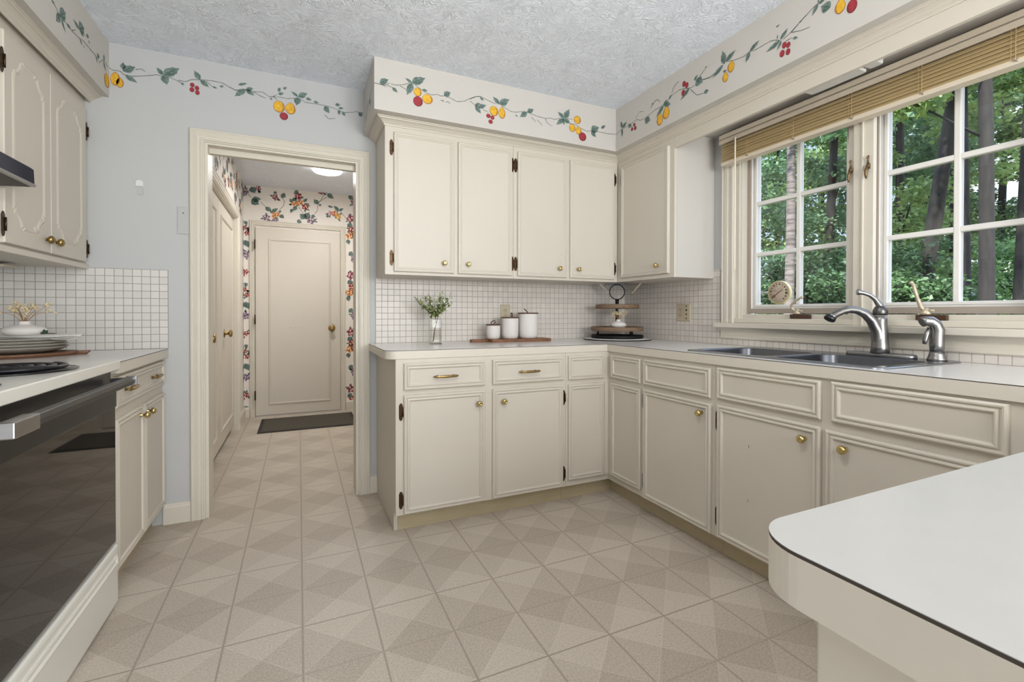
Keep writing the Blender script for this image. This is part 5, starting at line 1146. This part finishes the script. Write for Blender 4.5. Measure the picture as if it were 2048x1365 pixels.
TREES = [
 # name, label, bearing, distance, height, trunk radius, lean, bark, leaf, crown start, crown radius, clusters, leaves, size
 ('pale_trunk_tree', 'slim tree with a pale ringed trunk seen through the narrow casement', 1565, 7.0, 10, .066, (.0,.0), BARKP, LEAF1, .40, 1.7, 34, 420, .09),
 ('maple_tree', 'dark straight tree beside the glazing bar of the wide casement', 1967, 7.6, 14, .078, (.004,.006), BARK, LEAF2, .30, 2.2, 28, 420, .09),
 ('maple_tree', 'slender dark tree close beside the straight dark trunk', 1932, 8.6, 13, .075, (.006,-.004), BARK, LEAF1, .30, 2.0, 26, 420, .095),
 ('maple_tree', 'leaning dark tree seen in the middle of the wide casement', 1816, 9.5, 14, .115, (.055,-.115), BARK, LEAF1, .25, 2.2, 40, 420, .10),
 ('hemlock_tree', 'dense blue-green tree behind the pale-trunk tree', 1660, 12, 11, .11, (.01,0), BARK, LEAF2, .10, 2.2, 52, 420, .11),
 ('maple_tree', 'slim dark tree near the open edge of the woods', 2030, 10, 13, .06, (.02,0), BARK, LEAF1, .30, 2.0, 28, 420, .10),
 ('maple_tree', 'tree filling the gap left of the leaning trunk', 1790, 12.5, 12, .10, (0,.01), BARK, LEAF1, .15, 2.4, 46, 420, .12),
 ('hemlock_tree', 'bushy tree behind the straight dark trunk', 1905, 16, 13, .14, (0,0), BARK, LEAF2, .10, 2.6, 46, 420, .14),
 ('maple_tree', 'far tree behind the pale trunk', 1560, 17, 12, .14, (0,0), BARK, LEAF1, .10, 2.8, 52, 420, .14),
 ('hemlock_tree', 'far evergreen between the two casements', 1735, 19, 13, .14, (0,0), BARK, LEAF2, .08, 3.0, 52, 420, .16),
 ('maple_tree', 'far tree at the open edge of the woods', 2060, 19, 11, .14, (0,0), BARK, LEAF1, .08, 2.6, 40, 420, .16),
 ('hemlock_tree', 'far evergreen closing the open edge of the woods', 1995, 22, 12, .14, (0,0), BARK, LEAF2, .08, 2.8, 44, 420, .18),
 ('maple_tree', 'far tall tree behind the leaning trunk', 1840, 23, 13, .18, (0,0), BARK, LEAF1, .06, 3.4, 52, 420, .19),
 ('maple_tree', 'far tree behind the dense evergreen', 1640, 24, 13, .18, (0,0), BARK, LEAF1, .06, 3.4, 52, 420, .19),
]
for i, (nm, lab, px, d, h, r0, lean, bk, lm, cz0, cr, nb, per, sz) in enumerate(TREES):
    x, y = dirpos(px, d); tree(nm, lab, 'tree', x, y, h, r0, lean, bk, lm, cz0, cr, nb, per, sz, 20+i)
def shrub(label, px, d, h, r, lm, seed):
    x, y = dirpos(px, d); rt = random.Random(seed); c = thing('understory_shrub', label, 'shrub', (x, y, -.4), 'shrubs beyond the window')
    g = G(); cent = []
    for k in range(22):
        a = rt.uniform(0, 2*PI); q = r*rt.random()**.5; z = h*rt.uniform(.15, 1); e = (q*math.cos(a), q*math.sin(a), z); cent.append((*e, r*.36, r*.26))
        if k < 9: g.tube([(.1*math.cos(a), .1*math.sin(a), 0), (e[0]*.5, e[1]*.5, z*.6), e], [.025,.018,.008], 5)
    me = bpy.data.meshes.new('stems'); me.from_pydata(g.v, [], g.f); me.materials.append(BARK); me.update(); o = bpy.data.objects.new('stems', me); COL.objects.link(o); o.parent = c
    cloudobj('foliage', leafcloud(seed, cent, 520, .085, .5), lm, c)
for i, (lab, px, d, h, r, lm) in enumerate((('dark leafy shrub at the foot of the pale trunk', 1528, 9.5, 2.0, 1.0, LEAFS), ('shrub between the pale trunk and the window mullion', 1668, 9.0, 2.3, 1.1, LEAFS),
        ('shrub before the dense evergreen', 1720, 10, 2.6, 1.5, LEAFS), ('shrub at the foot of the leaning trunk', 1800, 8.4, 2.0, 1.0, LEAFS), ('sunny pale shrub in the open edge of the woods', 2010, 14, 2.5, 2.0, LEAF3),
        ('sunny pale shrub behind the wide trunk', 1920, 16, 3.0, 2.2, LEAF3), ('far shrub behind the pale trunk', 1600, 13, 3.0, 1.8, LEAF1))):
    shrub(lab, px, d, h, r, lm, 70+i)

# ------------------------------------------------------------------ light
wd = bpy.data.worlds.new('sky'); SC.world = wd; wd.use_nodes = True
nt = wd.node_tree; bg = nt.nodes['Background']; n = N(nt)
tc = nt.nodes.new('ShaderNodeTexCoord'); sp = nt.nodes.new('ShaderNodeSeparateXYZ'); nt.links.new(tc.outputs['Generated'], sp.inputs[0])
cl = n.rng(n.noise(tc.outputs['Generated'], 3.5, 5, .6), .42, .62, 0, 1)
up = n.rng(sp.outputs[2], 0, .6, 0, 1)
blue = n.mix(up, (.62,.74,.95), (.34,.52,.88))
col = n.mix(cl, blue, (.95,.97,1.))
nt.links.new(col, bg.inputs['Color']); nt.links.new(n.rng(sp.outputs[2], .30, .80, 1.35, 8.0), bg.inputs['Strength'])
def light(name, kind, loc, energy, color=(1,1,1), size=.3, rot=(0,0,0), **k):
    l = bpy.data.lights.new(name, kind); l.energy = energy; l.color = color
    if kind == 'AREA': l.size = size; l.shape = k.get('shape', 'DISK')
    if kind == 'AREA' and 'size_y' in k: l.size_y = k['size_y']
    if kind == 'POINT': l.shadow_soft_size = size
    if kind == 'SUN': l.angle = size
    o = bpy.data.objects.new(name, l); COL.objects.link(o); o.location = loc; o.rotation_euler = rot; return o
WARM = (1.,.955,.88)
light('kitchen_pendant_lamp', 'POINT', (.50, .80, H-.30), 21, WARM, .13)
light('rear_fill_lamp', 'POINT', (1.25, -1.30, 1.55), 58, WARM, .2)  # added fill lamp, hung low behind the camera to brighten ceiling and fronts
light('rear_fill_area', 'AREA', (.95, YREAR+.05, 1.12), 124, (.93,.97,1.), 3.0, (math.radians(90), 0, 0), shape='RECTANGLE', size_y=1.9)  # added fill light for even frontal brightness; the unseen rear wall has no window
light('hall_lamp', 'AREA', (.243, 4.63, H-.066), 16, (1,.98,.95), .24)
light('sun', 'SUN', (20,0,30), 13, (1,.96,.88), math.radians(2), (math.radians(18), math.radians(-38), 0))
p = light('window_portal', 'AREA', (2.435, 1.29, 1.59), 1, (1,1,1), 1.24, (0, math.radians(90), 0), shape='RECTANGLE', size_y=.98)
p.data.size = .98; p.data.size_y = 1.24; p.data.cycles.is_portal = True

# ------------------------------------------------------------------ camera
cd = bpy.data.cameras.new('camera'); cam = bpy.data.objects.new('camera', cd); COL.objects.link(cam)
f, cy, pt, rl, yw, zc = 933.4558, 634.1052, -.0077, .0013, .4285, 1.0992
cd.sensor_fit = 'HORIZONTAL'; cd.sensor_width = 36; cd.lens = f/2048*36; cd.shift_y = (cy-682.5)/2048; cd.clip_start = .02; cd.clip_end = 200
hv = Vector((math.sin(yw), math.cos(yw), 0)); fw = hv*math.cos(pt)+Vector((0,0,1))*math.sin(pt); upv = -hv*math.sin(pt)+Vector((0,0,1))*math.cos(pt); rt = Vector((math.cos(yw), -math.sin(yw), 0))
r3 = rt*math.cos(rl)+upv*math.sin(rl); u3 = -rt*math.sin(rl)+upv*math.cos(rl)
M = Matrix((r3, u3, -fw)).transposed().to_4x4(); M.translation = Vector((0, 0, zc)); cam.matrix_world = M
SC.camera = cam
vs = SC.view_settings; vs.view_transform = 'Standard'; vs.look = 'None'; vs.gamma = 1; vs.exposure = .17; vs.use_curve_mapping = False
cy_ = SC.cycles; cy_.max_bounces = 10; cy_.diffuse_bounces = 6; cy_.glossy_bounces = 4; cy_.transparent_max_bounces = 12; cy_.sample_clamp_indirect = 6; cy_.use_denoising = True
cy_.caustics_reflective = False; cy_.caustics_refractive = False
